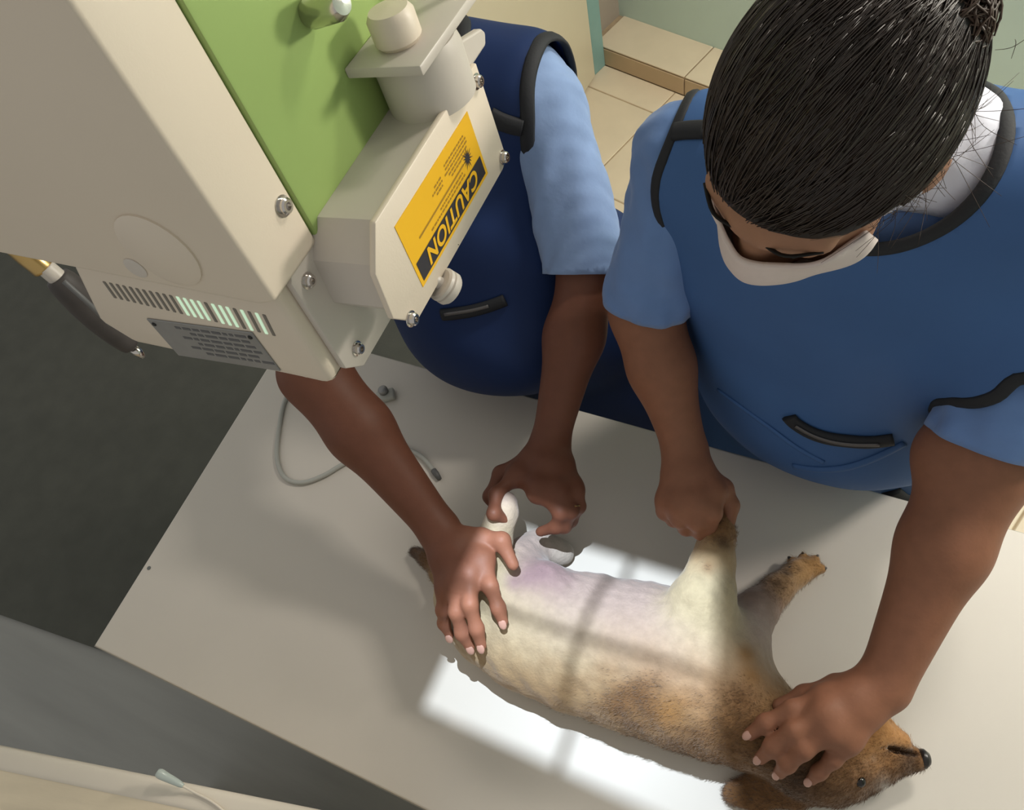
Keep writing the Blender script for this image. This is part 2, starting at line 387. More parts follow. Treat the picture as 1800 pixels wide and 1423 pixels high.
tag(link('wall_right', bm_mesh(bm_box(1.55, 1.65, -0.6, 1.75, 0.0, 2.8)), M['greenwall']), kind='structure')
# open door leaf
hx, hy = -1.075, 2.33; dl = 0.86; da = math.atan2(-1.0, -0.10)
door = empty('door_1', (hx, hy, 0), False); door.rotation_euler = (0, 0, da); tag(door, kind='structure')
link('leaf', bm_mesh(bm_box(0.0, dl, -0.02, 0.02, 0.012, 2.05, 0.002)), M['doorcream'], door)
bm = bmesh.new()
for sx in (-1, 1): lathe([(0.022, 0.0), (0.022, 0.006), (0.009, 0.008), (0.009, 0.045), (0.0, 0.046)], (dl-0.06, sx*0.02, 1.0), (0, sx, 0), 14, bm); bm_box(dl-0.17, dl-0.05, sx*0.055-0.008, sx*0.055+0.008, 0.99, 1.01, bm=bm)
link('handle', bm_mesh(bm), M['chrome'], door)
# dark grey-green sheet on the floor at the end of the table
def poly_slab(pts, z0, z1, bev=0.0):
    bm = bmesh.new(); a = [bm.verts.new((p[0], p[1], z1)) for p in pts]; b = [bm.verts.new((p[0], p[1], z0)) for p in pts]; n = len(pts)
    bm.faces.new(a); bm.faces.new(b[::-1])
    for i in range(n): bm.faces.new((a[(i+1)%n], a[i], b[i], b[(i+1)%n]))
    if bev: bmesh.ops.bevel(bm, geom=list(bm.edges), offset=bev, segments=2, affect='EDGES')
    return bm_mesh(bm)
tag(link('dark_floor_sheet', poly_slab([(-4.2,-0.36),(-0.75,-0.05),(-0.75,0.62),(-1.3,1.35),(-1.6,2.0),(-4.2,2.4)], -0.008, 0.004), M['mat']),
    'dark grey-green sheet on the floor beyond the left end of the table', 'floor mat')

# ================================================================== wall lamp (out of frame, gives the warm light)
lp = empty('wall_lamp', (1.55, 1.50, 1.98), True)
link('housing', bm_mesh(bm_box(1.47, 1.55, 1.24, 1.76, 1.84, 2.12, 0.01)), M['machine'], lp)
link('diffuser', bm_mesh(bm_box(1.455, 1.475, 1.26, 1.74, 1.86, 2.10, 0.006)), M['lampwhite'], lp)
tag(lp, 'white rectangular wall lamp on the green right wall', 'lamp')

cl_ = empty('added_fill_lamp', (0.45, 1.62, 2.8), True)  # fixture for the added fill light, out of view
link('housing', bm_mesh(bm_box(0.18, 0.72, 1.50, 1.74, 2.655, 2.70, 0.006)), M['machine'], cl_)
link('diffuser', bm_mesh(bm_box(0.20, 0.70, 1.52, 1.72, 2.64, 2.656, 0.004)), M['lampwhite'], cl_)
for x in (0.30, 0.60): link('rod', bm_mesh(lathe([(0.006, 0), (0.006, 0.1), (0, 0.1)], (x, 1.62, 2.70), (0, 0, 1), 10)), M['metal_grey'], cl_)
tag(cl_, 'unseen white rectangular lamp added at the ceiling to brighten the back wall', 'lamp')
tag(link('ceiling', bm_mesh(bm_box(-1.6, 1.65, 1.35, 2.5, 2.8, 2.86)), M['ledgerim']), kind='structure')

# ================================================================== examination table
TZ = 0.80; TX0, TX1, TY0, TY1 = -0.986, 0.75, -0.075, 0.585
table = empty('examination_table', (-0.1, 0.25, 0))
link('tabletop', bm_mesh(bm_box(TX0, TX1, TY0, TY1, TZ-0.026, TZ, 0.0025, 2)), M['laminate'], table)
bm = bmesh.new()
bm_box(TX0-0.0012, TX1+0.0012, TY0-0.0012, TY0, TZ-0.024, TZ-0.003, bm=bm); bm_box(TX0-0.0012, TX0, TY0, TY1, TZ-0.024, TZ-0.003, bm=bm); bm_box(TX0, TX1, TY1, TY1+0.0012, TZ-0.024, TZ-0.003, bm=bm)
link('edge_banding', bm_mesh(bm), M['laminate_edge'], table)
for lx in (TX0+0.07, TX1-0.07):
    for ly in (TY0+0.07, TY1-0.07): link('leg', bm_mesh(bm_box(lx-0.02, lx+0.02, ly-0.02, ly+0.02, 0.004, TZ-0.026, 0.004)), M["metal_grey"], table)
for ly in (TY0+0.07, TY1-0.07): link('apron_rail', bm_mesh(bm_box(TX0+0.09, TX1-0.09, ly-0.012, ly+0.012, TZ-0.076, TZ-0.026, 0.003)), M['metal_grey'], table)
p = U(262, 998, TZ); link('screw_head', bm_mesh(lathe([(0.0035, 0), (0.0035, 0.0008), (0.0, 0.0012)], (p[0], p[1], TZ), (0, 0, 1), 10)), M['metal_grey'], table)
tag(table, 'long white laminate examination table the dog lies on', 'table')

# ================================================================== cable on the table
cab = empty('cable', U(540, 850, TZ))
r = 0.0042
pts = [U(x, y, TZ+r+0.0002) for x, y in ((590,625),(530,660),(502,700),(490,755),(487,805),(500,838),(530,848),(568,836),(604,815),(650,792),(700,786),(738,800),(762,826))]
V, Fc = sweep(catmull(pts, 6), r, 8); link('sheath', me_from(V, Fc), M['cable'], cab, True)
a, b = U(762,826,TZ+r), U(773,842,TZ+r); V, Fc = sweep([a, a*0.6+b*0.4, b], [0.0055, 0.0058, 0.004], 8); link('plug', me_from(V, Fc), M['cabledark'], cab, True)
tag(cab, 'thin pale grey cable looped on the table behind the forearm', 'cable')
cl = empty('cable_clip', U(680, 700, TZ))
c0 = U(680, 698, TZ); ang = 0.6
bm = bm_box(-0.017, 0.017, -0.012, 0.012, 0, 0.012, 0.004, 2); bmesh.ops.transform(bm, matrix=Matrix.Translation(c0) @ Matrix.Rotation(ang, 4, 'Z'), verts=bm.verts); link('body', bm_mesh(bm), M['cable'], cl, True)
bm = lathe([(0.009, 0), (0.009, 0.008), (0.006, 0.010), (0.0, 0.010)], c0+np.array([-0.004, 0.004, 0.0121]), (0, 0, 1), 14); link('button', bm_mesh(bm), M['plate'], cl, True)
tag(cl, 'small grey plastic clip lying at the far edge of the table', 'clip')

# ================================================================== X-ray unit: built upright in its own axes, then hung tilted above the table
dv = np.array([0.12, -0.10, -1.0]); dv /= np.linalg.norm(dv)
Zl = -dv; Yl = np.array([-0.07, 1, 0.0]); Yl -= Zl*(Yl@Zl); Yl /= np.linalg.norm(Yl); Xl = np.cross(Yl, Zl)
S0 = np.array([-0.19, 0.197, 0.8])-0.83*dv
LW = np.stack([Xl, Yl, Zl])           # world -> unit axes (rows)
def loc(px, py, ax, val):
    rr = LW @ ray(px, py); o = LW @ (CAM-S0); t = (val-o[ax])/rr[ax]; return o+rr*t
xr = empty('x_ray_machine', S0, False)
mw = Matrix(np.stack([Xl, Yl, Zl], 1).tolist()).to_4x4(); mw.translation = S0; xr.matrix_world = mw
tag(xr, 'cream and lime green X-ray unit with yellow caution label over the table', 'x-ray machine')
def part(name, bm_or_me, m, parent=xr, smooth=False):
    me = bm_or_me if isinstance(bm_or_me, bpy.types.Mesh) else bm_mesh(bm_or_me); return link(name, me, m, parent, smooth)
def wn(o, ang=35):
    o.data.polygons.foreach_set('use_smooth', [True]*len(o.data.polygons)); o.data.set_sharp_from_angle(angle=math.radians(ang)); return o
# tall cream arm with the wide side cover
uh = wn(part('side_cover', prism_y([(-0.40,0.078),(-0.225,0.0635),(-0.12,0.052),(-0.012,0.040),(0.002,0.044),(0.002,0.42),(-0.40,0.42)], -0.112, -0.062, 0.003, 3), M['machine']))
bm = lathe([(0.026, 0.0), (0.026, 0.0012), (0.022, 0.0026), (0.0, 0.0030)], (-0.060, -0.112, 0.078), (0, -1, 0), 28); wn(part('boss', bm, M['machine'], uh))
bm = lathe([(0.0075, 0.0), (0.0075, 0.0006), (0.005, 0.001), (0.0, 0.0006)], (-0.092, -0.112, 0.062), (0, -1, 0), 18); wn(part('plug_cap', bm, M['machine2'], uh))
# lower block with louvres and rating plate
lh = wn(part('lower_housing', prism_y([(-0.168,0.052),(-0.197,-0.008),(-0.178,-0.030),(-0.03,-0.042),(-0.012,-0.044),(-0.006,-0.038),(-0.006,0.045)], -0.104, 0.10, 0.006, 3), M['machine']))
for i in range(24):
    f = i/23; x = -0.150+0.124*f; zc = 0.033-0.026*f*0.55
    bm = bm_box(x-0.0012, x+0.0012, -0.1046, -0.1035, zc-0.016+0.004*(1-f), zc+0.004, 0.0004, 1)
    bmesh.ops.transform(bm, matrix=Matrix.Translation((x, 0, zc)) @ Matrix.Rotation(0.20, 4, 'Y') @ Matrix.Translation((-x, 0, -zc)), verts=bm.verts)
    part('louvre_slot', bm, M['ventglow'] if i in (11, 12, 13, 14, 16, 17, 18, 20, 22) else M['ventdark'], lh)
np_ = part('rating_plate', bm_box(-0.138, -0.046, -0.1052, -0.1040, -0.034, 0.004, 0.0004, 1), M['plate'], lh)
bm = bmesh.new(); random.seed(3)
for rr_ in range(6):
    x = -0.115+0.01*(rr_ % 2)
    while x < -0.055:
        w = random.uniform(0.003, 0.010); bm_box(x, x+w, -0.1054, -0.1051, -0.002-0.005*rr_, 0.0002-0.005*rr_, bm=bm); x += w+0.002
part('small_print', bm, M['plateink'], np_)
for sx in (-0.134, -0.050): part('rivet', lathe([(0.0018, 0), (0.0014, 0.0008), (0, 0.001)], (sx, -0.1052, -0.0005), (0, -1, 0), 8), M['black'], np_)
# green body
gb = wn(part('green_body', prism_y([(-0.19,0.046),(0.004,0.046),(0.004,0.36),(-0.02,0.40),(-0.19,0.40)], -0.0615, 0.118, 0.002, 2), M['green']))
# mounting flange behind the collimator
fl = wn(part('mounting_flange', prism_x([(-0.094,0.040),(-0.094,-0.036),(-0.080,-0.050),(0.088,-0.050),(0.088,0.045),(-0.09,0.045)], -0.0055, 0.0, 0.0016, 2), M['machine2']))
# collimator: hollow, black-lined box with a lamp, an opening and a wire cross in its floor
def ring_box(bm, x0, x1, y0, y1, z0, z1, ox0, ox1, oy0, oy1):   # slab with a rectangular opening
    bm_box(x0, ox0, y0, y1, z0, z1, bm=bm); bm_box(ox1, x1, y0, y1, z0, z1, bm=bm); bm_box(ox0, ox1, y0, oy0, z0, z1, bm=bm); bm_box(ox0, ox1, oy1, y1, z0, z1, bm=bm)
LX, LY, LZ = 0.0290, 0.0, 0.040
cp = [(0.082,0.060),(0.083,-0.011),(-0.062,-0.011),(-0.074,0.005),(-0.071,0.037),(-0.055,0.0565)]
bm = bmesh.new()
a0 = [bm.verts.new((0.0, y, z)) for y, z in cp]; a1 = [bm.verts.new((0.046, y, z)) for y, z in cp]; n = len(cp)
for i in range(n):
    if i == 1: continue                                    # floor of the box is the aperture plate
    bm.faces.new((a0[i], a0[(i+1)%n], a1[(i+1)%n], a1[i]))
bmesh.ops.recalc_face_normals(bm, faces=bm.faces)
co = part('collimator', bm, M['machine2']); md = co.modifiers.new('wall', 'SOLIDIFY'); md.thickness = 0.003; md.offset = -1
# light field on the table -> opening in the aperture plate
AZ = -0.010
src_w = S0+LW.T @ np.array([LX, LY, LZ])
def through(pt):
    o = LW@(src_w-S0); q = LW@(np.array(pt)-S0); t = (AZ-o[2])/(q[2]-o[2]); return o+(q-o)*t
cs_ = [through(tuple(q)) for q in (U(745,1242,TZ), U(1290,1492,TZ), U(1318,1052,TZ), U(893,918,TZ))]
bm = bmesh.new()
outr = [(0.0,-0.062),(0.046,-0.062),(0.046,0.082),(0.0,0.082)]
for zz in (AZ, AZ+0.001):
    o_ = [bm.verts.new((x, y, zz)) for x, y in outr]; i_ = [bm.verts.new((q[0], q[1], zz)) for q in cs_]
    for i in range(4): bm.faces.new((o_[i], o_[(i+1)%4], i_[(i+1)%4], i_[i]))
part('aperture_plate', bm, M['inner'], co)
def wire(p, q, wr_=0.00036):
    a, b = through(tuple(p)), through(tuple(q)); d = (b-a)/np.linalg.norm(b-a); a = a-d*0.012; b = b+d*0.012; a[2] = b[2] = AZ-0.0005
    V, Fc = sweep([a, b], wr_, 6); part('cross_wire', me_from(V, Fc), M['black'], co)
wire(U(890,1072,0.930), U(1262,1208,0.915)); wire(U(1066,1012,0.905), U(985,1335,TZ))
cc_ = np.mean(cs_, 0)
bl = lathe([(0.004, 0.0), (0.004, 0.006), (0.002, 0.008), (0, 0.008)], (LX, LY, LZ+0.003), (0, 0, 1), 12); part('lamp_holder', bl, M['black'], co)
sp = bpy.data.lights.new('field_lamp', 'SPOT'); sp.energy = 43.0; sp.color = (0.80, 0.90, 1.0); sp.spot_size = math.radians(46); sp.spot_blend = 0.1; sp.shadow_soft_size = 0.0009
so = bpy.data.objects.new('field_lamp', sp); COL.objects.link(so); so.parent = xr; so.location = (LX, LY, LZ)
cx = np.array([cc_[0]-LX, cc_[1]-LY, AZ-LZ]); so.rotation_euler = Vector(cx).to_track_quat('-Z', 'Y').to_euler()
# front plate with label
fp = wn(part('front_plate', prism_x([(0.087,0.0635),(0.0885,-0.009),(0.080,-0.0135),(-0.068,-0.0125),(-0.0845,0.008),(-0.0805,0.040),(-0.062,0.0615)], 0.046, 0.0505, 0.0012, 2), M['machine']))
def bolt(p, ax, par, r=0.0042):
    bm = lathe([(r*1.25, 0), (r*1.25, 0.0006), (r*0.95, 0.0008), (r*0.95, 0.0032), (r*0.75, 0.0042), (r*0.45, 0.0042), (r*0.42, 0.0018), (0.0, 0.0018)], p, ax, 16); wn(part('screw', bm, M['chrome'], par))
for px, py in ((837,143),(884,275),(722,560)):
    q = loc(px, py, 0, 0.0505); q[1] = min(q[1], 0.083); bolt((0.0505, q[1], max(q[2], -0.008)), (1, 0, 0), fp)
for px, py in ((540,493),(627,612)):
    q = loc(px, py, 0, 0.0); bolt((0.0, max(q[1], -0.087), q[2]), (1, 0, 0), fl)
q = loc(497, 362, 0, 0.002); bolt((0.002, q[1], q[2]), (1, 0, 0), uh, 0.0050)
# caution label (hung upside down, as the unit is): u along +y to the viewer's far side, text runs far -> near
lab = part('caution_label', bm_box(0.0505, 0.0509, -0.050, 0.0585, -0.0005, 0.0475), M['yellow'], fp)
LXf = 0.0511
def lab_pt(u, v): return (LXf, 0.0585-u, -0.0005+v)       # u 0..0.1085 along the writing, v 0 at the heading's top edge
def lab_rect(bm, u0, u1, v0, v1): bm.faces.new([bm.verts.new(lab_pt(*p)) for p in ((u0,v0),(u1,v0),(u1,v1),(u0,v1))])
bm = bmesh.new(); lab_rect(bm, 0.003, 0.1055, 0.0025, 0.0165); part('heading_bar', bm, M['ink'], lab)
tcv = bpy.data.curves.new('txt', 'FONT'); tcv.body = 'CAUTION'; tcv.size = 1.0; tcv.offset = 0.028; tcv.shear = 0.22; tcv.space_character = 1.06
tob = bpy.data.objects.new('txt', tcv); COL.objects.link(tob); dg = bpy.context.evaluated_depsgraph_get(); tme = bpy.data.meshes.new_from_object(tob.evaluated_get(dg)); bpy.data.objects.remove(tob)
cv = np.array([v.co for v in tme.vertices]); x0, x1 = cv[:, 0].min(), cv[:, 0].max(); y0, y1 = cv[:, 1].min(), cv[:, 1].max()
for v in tme.vertices:
    u = 0.014+(v.co.x-x0)/(x1-x0)*0.080; w = 0.0040+(1-(v.co.y-y0)/(y1-y0))*0.0115; pz = lab_pt(u, w); v.co = (pz[0]+0.0003, pz[1], pz[2])
part('heading_letters', tme, M['yellow'], lab)
bm = bmesh.new(); c0 = (0.0175, 0.0255); vs = []
for i in range(28):
    rr_ = (0.0062 if i % 2 == 0 else 0.0026)*(1.25 if i % 4 == 0 else 1.0); vs.append(bm.verts.new(lab_pt(c0[0]+rr_*math.cos(2*math.pi*i/28), c0[1]+rr_*math.sin(2*math.pi*i/28))))
bm.faces.new(vs); part('burst_mark', bm, M['ink'], lab)
bm = bmesh.new(); lab_rect(bm, 0.024, 0.093, 0.0250, 0.0263); part('line_mark', bm, M['inkpale'], lab)
bm = bmesh.new(); random.seed(11)
for v0, ua, ub in ((0.0190,0.026,0.078),(0.0218,0.028,0.062),(0.0290,0.016,0.040),(0.0316,0.014,0.062),(0.0342,0.012,0.066),(0.0368,0.012,0.060),(0.0394,0.014,0.052)):
    u = ua
    while u < ub:
        w = random.uniform(0.0012, 0.0042)
        if not (0.043 < u < 0.050 and v0 > 0.028): lab_rect(bm, u, u+w, v0, v0+0.0012)
        u += w+0.0009
part('small_print', bm, M['inkpale'], lab)
# knob under the plate
kn = wn(part('collimator_knob', lathe([(0.004,-0.016),(0.004,0.0),(0.0095,0.0),(0.0112,0.0012),(0.0112,0.0035),(0.0100,0.0042),(0.0112,0.005),(0.0112,0.0085),(0.0098,0.0105),(0.0,0.0108)], tuple(loc(773, 497, 0, 0.049)-np.array([0,0,0.0])), (0.45, 0.25, -0.85), 26), M['machine2']))
# grey bracket on top: round post, flat shelf, clamp
br = wn(part('bracket_post', lathe([(0.0285, 0.058), (0.0285, 0.088), (0.0265, 0.096), (0.0, 0.096)], (0.030, 0.058, 0.0), (0, 0, 1), 36), M['machine2']))
shf = wn(part('bracket_shelf', bm_box(0.004, 0.056, 0.020, 0.112, 0.096, 0.1025, 0.0012, 2), M['machine2'], br))
part('bracket_lug', prism_x([(0.066,0.0605),(0.112,0.0605),(0.116,0.067),(0.112,0.072),(0.066,0.085)], 0.040, 0.0465, 0.0015, 2), M['machine2'], br)
wn(part('clamp_knob', lathe([(0.012, 0.0), (0.0145, 0.003), (0.0145, 0.016), (0.012, 0.020), (0.0, 0.021)], (0.030, 0.046, 0.1025), (0, 0, 1), 24), M['machine'], br))
wn(part('clamp_lever', lathe([(0.007, 0.0), (0.0085, 0.004), (0.0085, 0.026), (0.006, 0.031), (0.0, 0.032)], (0.004, 0.012, 0.140), (1, -0.2, 0.25), 18), M['chrome'], br))
wn(part('lock_pin', lathe([(0.004, 0.0), (0.004, 0.03), (0.0025, 0.033), (0, 0.033)], (0.050, 0.107, 0.1025), (0, 0, 1), 14), M['chrome'], br))
up_ = LW@np.array([0,0,1.0]); b0_ = np.array([-0.13,-0.02,0.40])
V, Fc = sweep([b0_, b0_+up_*0.30], 0.045, 24); wn(part('telescopic_column', me_from(V, Fc), M['machine']))
V, Fc = sweep([b0_+up_*0.28, b0_+up_*0.745], 0.036, 24); wn(part('telescopic_tube', me_from(V, Fc), M['chrome']))
tw_ = S0+LW.T@(b0_+up_*0.74)
rl = link('ceiling_rail', bm_mesh(bm_box(tw_[0]-0.06, tw_[0]+0.06, tw_[1]-0.15, 1.6, tw_[2], 2.8, 0.004)), M['machine2'])
tag(rl, 'pale grey ceiling rail that carries the X-ray unit', 'rail')
# hand switch hanging behind the side cover
hs = empty('hand_switch', S0+LW.T@loc(150, 540, 1, 0.02))
def hw(px, py, y=0.02): return S0+LW.T@loc(px, py, 1, y)
V, Fc = sweep(catmull([hw(28,430), hw(48,448), hw(66,462), hw(80,474)], 4), [0.012]*12+[0.009], 12); link('brass_ring', me_from(V, Fc), M['brass'], hs, True)
V, Fc = sweep(catmull([hw(80,470), hw(92,480), hw(104,490)], 4), 0.0095, 12); link('collar', me_from(V, Fc), M['machine2'], hs, True)
V, Fc = sweep(catmull([hw(40,441), hw(24,425), S0+LW.T@np.array([-0.30,-0.02,0.10]), S0+LW.T@np.array([-0.31,-0.061,0.16])], 6), 0.005, 8); link('cord', me_from(V, Fc), M['cabledark'], hs, True)
g_ = catmull([hw(100,487), hw(120,505), hw(160,545), hw(200,582), hw(234,612)], 6); nn = len(g_)
V, Fc = sweep(g_, [0.006+0.011*math.sin(math.pi*min(1, 0.12+0.88*i/(nn-1)))**0.5 if i < nn-1 else 0.005 for i in range(nn)], 14); link('grip', me_from(V, Fc), M['rubber'], hs, True)
V, Fc = sweep(catmull([hw(112,494,0.006), hw(150,528,0.004), hw(196,572,0.006)], 6), 0.0028, 8); link('grip_ridge', me_from(V, Fc), M['cabledark'], hs, True)
V, Fc = sweep([hw(234,612), hw(242,618), hw(252,627)], [0.005, 0.0055, 0.003], 10); link('push_button', me_from(V, Fc), M['chrome'], hs, True)
tag(hs, 'dark brown hand switch with brass ring hanging below the X-ray unit', 'hand switch')

# ================================================================== cream ledge nearest the camera
A = U(0, 1310, 1.2); B = U(560, 1423, 1.2); eu = (B-A)[:2]/np.linalg.norm((B-A)[:2]); en = np.array([eu[1], -eu[0]])
lg = empty('painted_ledge', (A[0], A[1], 0.0), False); lg.rotation_euler = (0, 0, math.atan2(eu[1], eu[0]))
LL = 0.40
link('top_board', bm_mesh(bm_box(-0.45, LL, -0.30, -0.012, 1.170, 1.198, 0.003)), M['ledge'], lg)
wn(link('front_lip', bm_mesh(bm_box(-0.45, LL, -0.024, 0.0, 1.160, 1.2, 0.006, 3)), M['ledgerim'], lg))
link('cabinet_body', bm_mesh(bm_box(-0.44, LL-0.01, -0.29, -0.02, -0.008, 1.170, 0.003)), M['ledge'], lg)
tag(lg, 'cream painted ledge with a rounded lip nearest the camera', 'ledge')
sw = empty('pull_cord', U(300, 1370, 1.206))
cpts = [U(276,1356,1.2165), U(290,1364,1.2125), U(310,1374,1.2085), U(322,1381,1.2065)]
V, Fc = sweep(catmull(cpts, 5), [0.0032,0.0040,0.0046,0.0048,0.0046,0.0044,0.0042,0.0040,0.0038,0.0036,0.0034,0.0032,0.0030,0.0026,0.0022,0.0018], 12); link('tip', me_from(V, Fc), M['clear'], sw, True)
V, Fc = sweep(catmull([U(320,1380,1.2065), U(345,1394,1.2020), U(370,1407,1.2015), U(392,1424,1.2015), U(420,1450,1.2015)], 5), 0.0013, 6); link('string', me_from(V, Fc), M['ledgerim'], sw, True)
tag(sw, 'thin pale cord with a clear tip lying on the cream ledge', 'cord')

# ================================================================== dog, lying on its back and side
CREAM, PINK, MAUVE, TAN, GOLD, BROWN, DARK, ORANGE, PALE = srgb(212,196,162), srgb(206,184,177), srgb(166,138,144), srgb(186,152,110), srgb(180,134,80), srgb(134,96,60), srgb(84,62,46), srgb(196,142,86), srgb(218,206,194)
dg_ = Vol(); k = 0.012
# stations along the trunk: belly-side outline, back-side outline (photo points at mid-body height), half height
ST = [((838,985),(808,1105),0.052),((880,985),(850,1160),0.056),((960,1003),(900,1205),0.058),((1060,1015),(975,1240),0.060),((1150,1030),(1075,1275),0.066),((1225,1050),(1170,1303),0.070),((1278,1088),(1240,1322),0.064),((1315,1160),(1290,1335),0.052)]
tr = []
for a, b, hh in ST:
    zc = TZ+hh; A, B = U(a[0], a[1], zc), U(b[0], b[1], zc); tr.append((A, B, hh))
for row, (f, cc) in enumerate(((0.0, [CREAM,MAUVE,PINK,PINK,PINK,PINK,CREAM]), (0.34, [CREAM,CREAM,PINK,PINK,PINK,PALE,TAN]), (0.67, [CREAM,CREAM,CREAM,CREAM,TAN,TAN,GOLD]), (1.0, [TAN,TAN,TAN,TAN,TAN,BROWN,BROWN]))):
    P = []; R = []
    for A, B, hh in tr:
        w = np.linalg.norm(B-A)/2; c = (A+B)/2; u = (B-A)/(2*w); r0 = min(hh*(0.80 if row in (0, 3) else 0.95), w*0.8); o = -(w-r0)+2*(w-r0)*f
        q = c+u*o; q[2] = TZ+max(hh*0.98, r0+0.001) if row in (1, 2) else TZ+max(r0+0.002, hh*0.9); P.append(q); R.append(r0-0.006)
    dg_.chain(P, R, k, cc)
# neck and head
ncol = [TAN, GOLD]
dg_.chain([U(1300,1245,0.862), U(1365,1288,0.860), U(1430,1325,0.856)], [0.052, 0.043, 0.043], k, [GOLD, BROWN])
dg_.ell(U(1448,1338,0.850), (0.056,0.044,0.045), basis((0.9,0.35,0),(0,0,1))[:, [1,0,2]], k, BROWN)
dg_.chain([U(1500,1336,0.850), U(1552,1336,0.847), U(1606,1335,0.842)], [0.034, 0.021, 0.0145], 0.005, [BROWN, BROWN])       # muzzle
dg_.chain([U(1490,1298,0.862), U(1535,1286,0.866), U(1582,1302,0.860)], [0.034, 0.024, 0.012], 0.005, [ORANGE, ORANGE])          # lower jaw, uppermost
dg_.chain([U(1475,1362,0.836), U(1530,1366,0.830)], [0.030, 0.016], 0.006, [BROWN])
for i_ in range(7):
    t_ = i_/6; dg_.carve(U(1545+62*t_, 1312+12*t_, 0.872-0.014*t_), (0.0065,0.0042,0.012), basis((0.9,0.30,0),(0,0,1))[:, [1,0,2]])
dg_.ell(U(1400,1362,0.862), (0.020,0.016,0.014), None, 0.006, DARK)
# ears: flattened leaf shapes
def leaf(vol, pts, w, th, up, col, kk=0.005):
    for i in range(len(pts)-1):
        c = (pts[i]+pts[i+1])/2; d = pts[i+1]-pts[i]; L = np.linalg.norm(d)/2+0.006; B_ = basis(d, up); vol.ell(c, (w[i], L, th), B_, kk, col)
leaf(dg_, [U(1420,1378,0.826), U(1360,1390,0.818), U(1300,1394,0.813), U(1278,1396,0.812)], [0.026,0.024,0.013], 0.008, (0,0.2,1), BROWN)
leaf(dg_, [U(1420,1300,0.902), U(1385,1305,0.903), U(1345,1325,0.892)], [0.020,0.016], 0.006, (0.2,0,1), DARK)
# hind leg drawn up into the helper's hand, and the other lying flat
HL = [U(868,1052,0.872), U(838,1000,0.905), U(868,945,0.925), U(884,905,0.945), U(892,880,0.952)]
dg_.chain(HL, [0.048,0.035,0.021,0.0165,0.013], 0.008, [CREAM, CREAM, CREAM, PINK])
H2 = [U(930,1030,0.865), U(915,985,0.855), U(945,955,0.838), U(978,967,0.822), U(990,972,0.818)]
dg_.chain(H2, [0.040,0.028,0.018,0.015,0.012], 0.008, [PINK, PINK, PALE, PALE])
for dx, dy in ((6,-7),(8,1),(4,9)): dg_.cone(U(982+dx*0.4,968+dy,0.818), 0.007, U(990+dx,971+dy*0.8,0.815), 0.0055, 0.003, PALE)
dg_.ell(U(960,1020,0.895), (0.030,0.022,0.018), None, 0.010, MAUVE)
# tail
dg_.chain([U(812,1060,0.835), U(775,1010,0.822), U(748,980,0.815), U(727,968,0.812)], [0.016,0.012,0.010,0.007], 0.006, [TAN, BROWN, DARK])
# front leg held up in the fist
FL = [U(1232,1120,0.895), U(1238,1050,0.925), U(1255,985,0.935), U(1262,935,0.945), U(1257,895,0.952)]
dg_.chain(FL, [0.050,0.036,0.0225,0.0175,0.014], 0.009, [CREAM, CREAM, GOLD, BROWN])
# other front leg, paw out on the table
F2 = [U(1305,1118,0.868), U(1330,1072,0.852), U(1368,1035,0.838), U(1400,1008,0.822), U(1424,994,0.817)]
dg_.chain(F2, [0.034,0.025,0.0175,0.0150,0.0125], 0.007, [PINK, BROWN, TAN, GOLD])
for a, b in (((1404,1002),(1392,986)),((1414,996),(1412,979)),((1424,996),(1432,983)),((1428,1004),(1444,1000))): dg_.cone(U(*a,0.817), 0.0080, U(*b,0.8145), 0.0064, 0.0010, GOLD)
V, Q = dg_.mesh(0.0029); V = smooth_v(V, Q, 1); V = V+vnormals(V, Q)*(0.0016*wob(V, 70, 8))[:, None]; V[:, 2] = np.maximum(V[:, 2], TZ+0.0004)
C = dg_.colors(V+0.006*np.stack([wob(V, 90, 31), wob(V, 90, 32), wob(V, 90, 33)], 1), TAN, 0.009)*0.66
m_ = np.clip(0.5+0.9*wob(V, 55, 3), 0, 1)[:, None]; brown_zone = np.clip((0.215-V[:, 1])/0.06, 0, 1)[:, None]*np.clip((V[:, 0]+0.30)/0.2, 0, 1)[:, None]
C = C*(1-0.6*m_*brown_zone)+0.6*m_*brown_zone*0.66*np.array(BROWN[:3])
for px, py, zz, rr_, cc in ((1575,1322,0.862,0.010,DARK),(1550,1316,0.868,0.010,DARK),(1600,1330,0.855,0.010,DARK),(1590,1340,0.855,0.012,DARK),(1540,1366,0.850,0.009,PALE),(1552,1374,0.845,0.007,PALE),(1470,1364,0.878,0.0045,PALE),(1485,1356,0.878,0.005,PALE),(1500,1348,0.878,0.005,PALE),(1515,1340,0.878,0.005,PALE),(1530,1332,0.876,0.0045,PALE),
        (1565,1285,0.885,0.022,ORANGE),(1540,1275,0.890,0.022,ORANGE),(1400,1368,0.880,0.020,DARK),(1385,1010,0.845,0.007,DARK),(1366,1030,0.852,0.008,DARK),(1350,1052,0.860,0.008,BROWN),(1402,1003,0.836,0.005,DARK),(1270,955,0.955,0.012,DARK),(1262,925,0.96,0.016,BROWN),(1245,1000,0.955,0.010,BROWN),
        (1312,1150,0.925,0.014,GOLD),(1318,1190,0.92,0.016,GOLD),(1300,1230,0.92,0.022,BROWN),(1290,1290,0.90,0.022,BROWN),(1130,1225,0.925,0.030,BROWN),(1090,1240,0.91,0.022,BROWN),(1180,1250,0.92,0.02,GOLD),(930,1015,0.915,0.018,MAUVE),(955,1005,0.910,0.016,MAUVE),(905,1025,0.915,0.012,MAUVE)):
    q_ = np.array(U(px, py, zz)); w = np.exp(-(((V-q_)*np.array([1,1,0.6]))**2).sum(1)/(rr_*rr_))[:, None]*0.85; C = C*(1-w)+w*0.66*np.array(cc[:3])
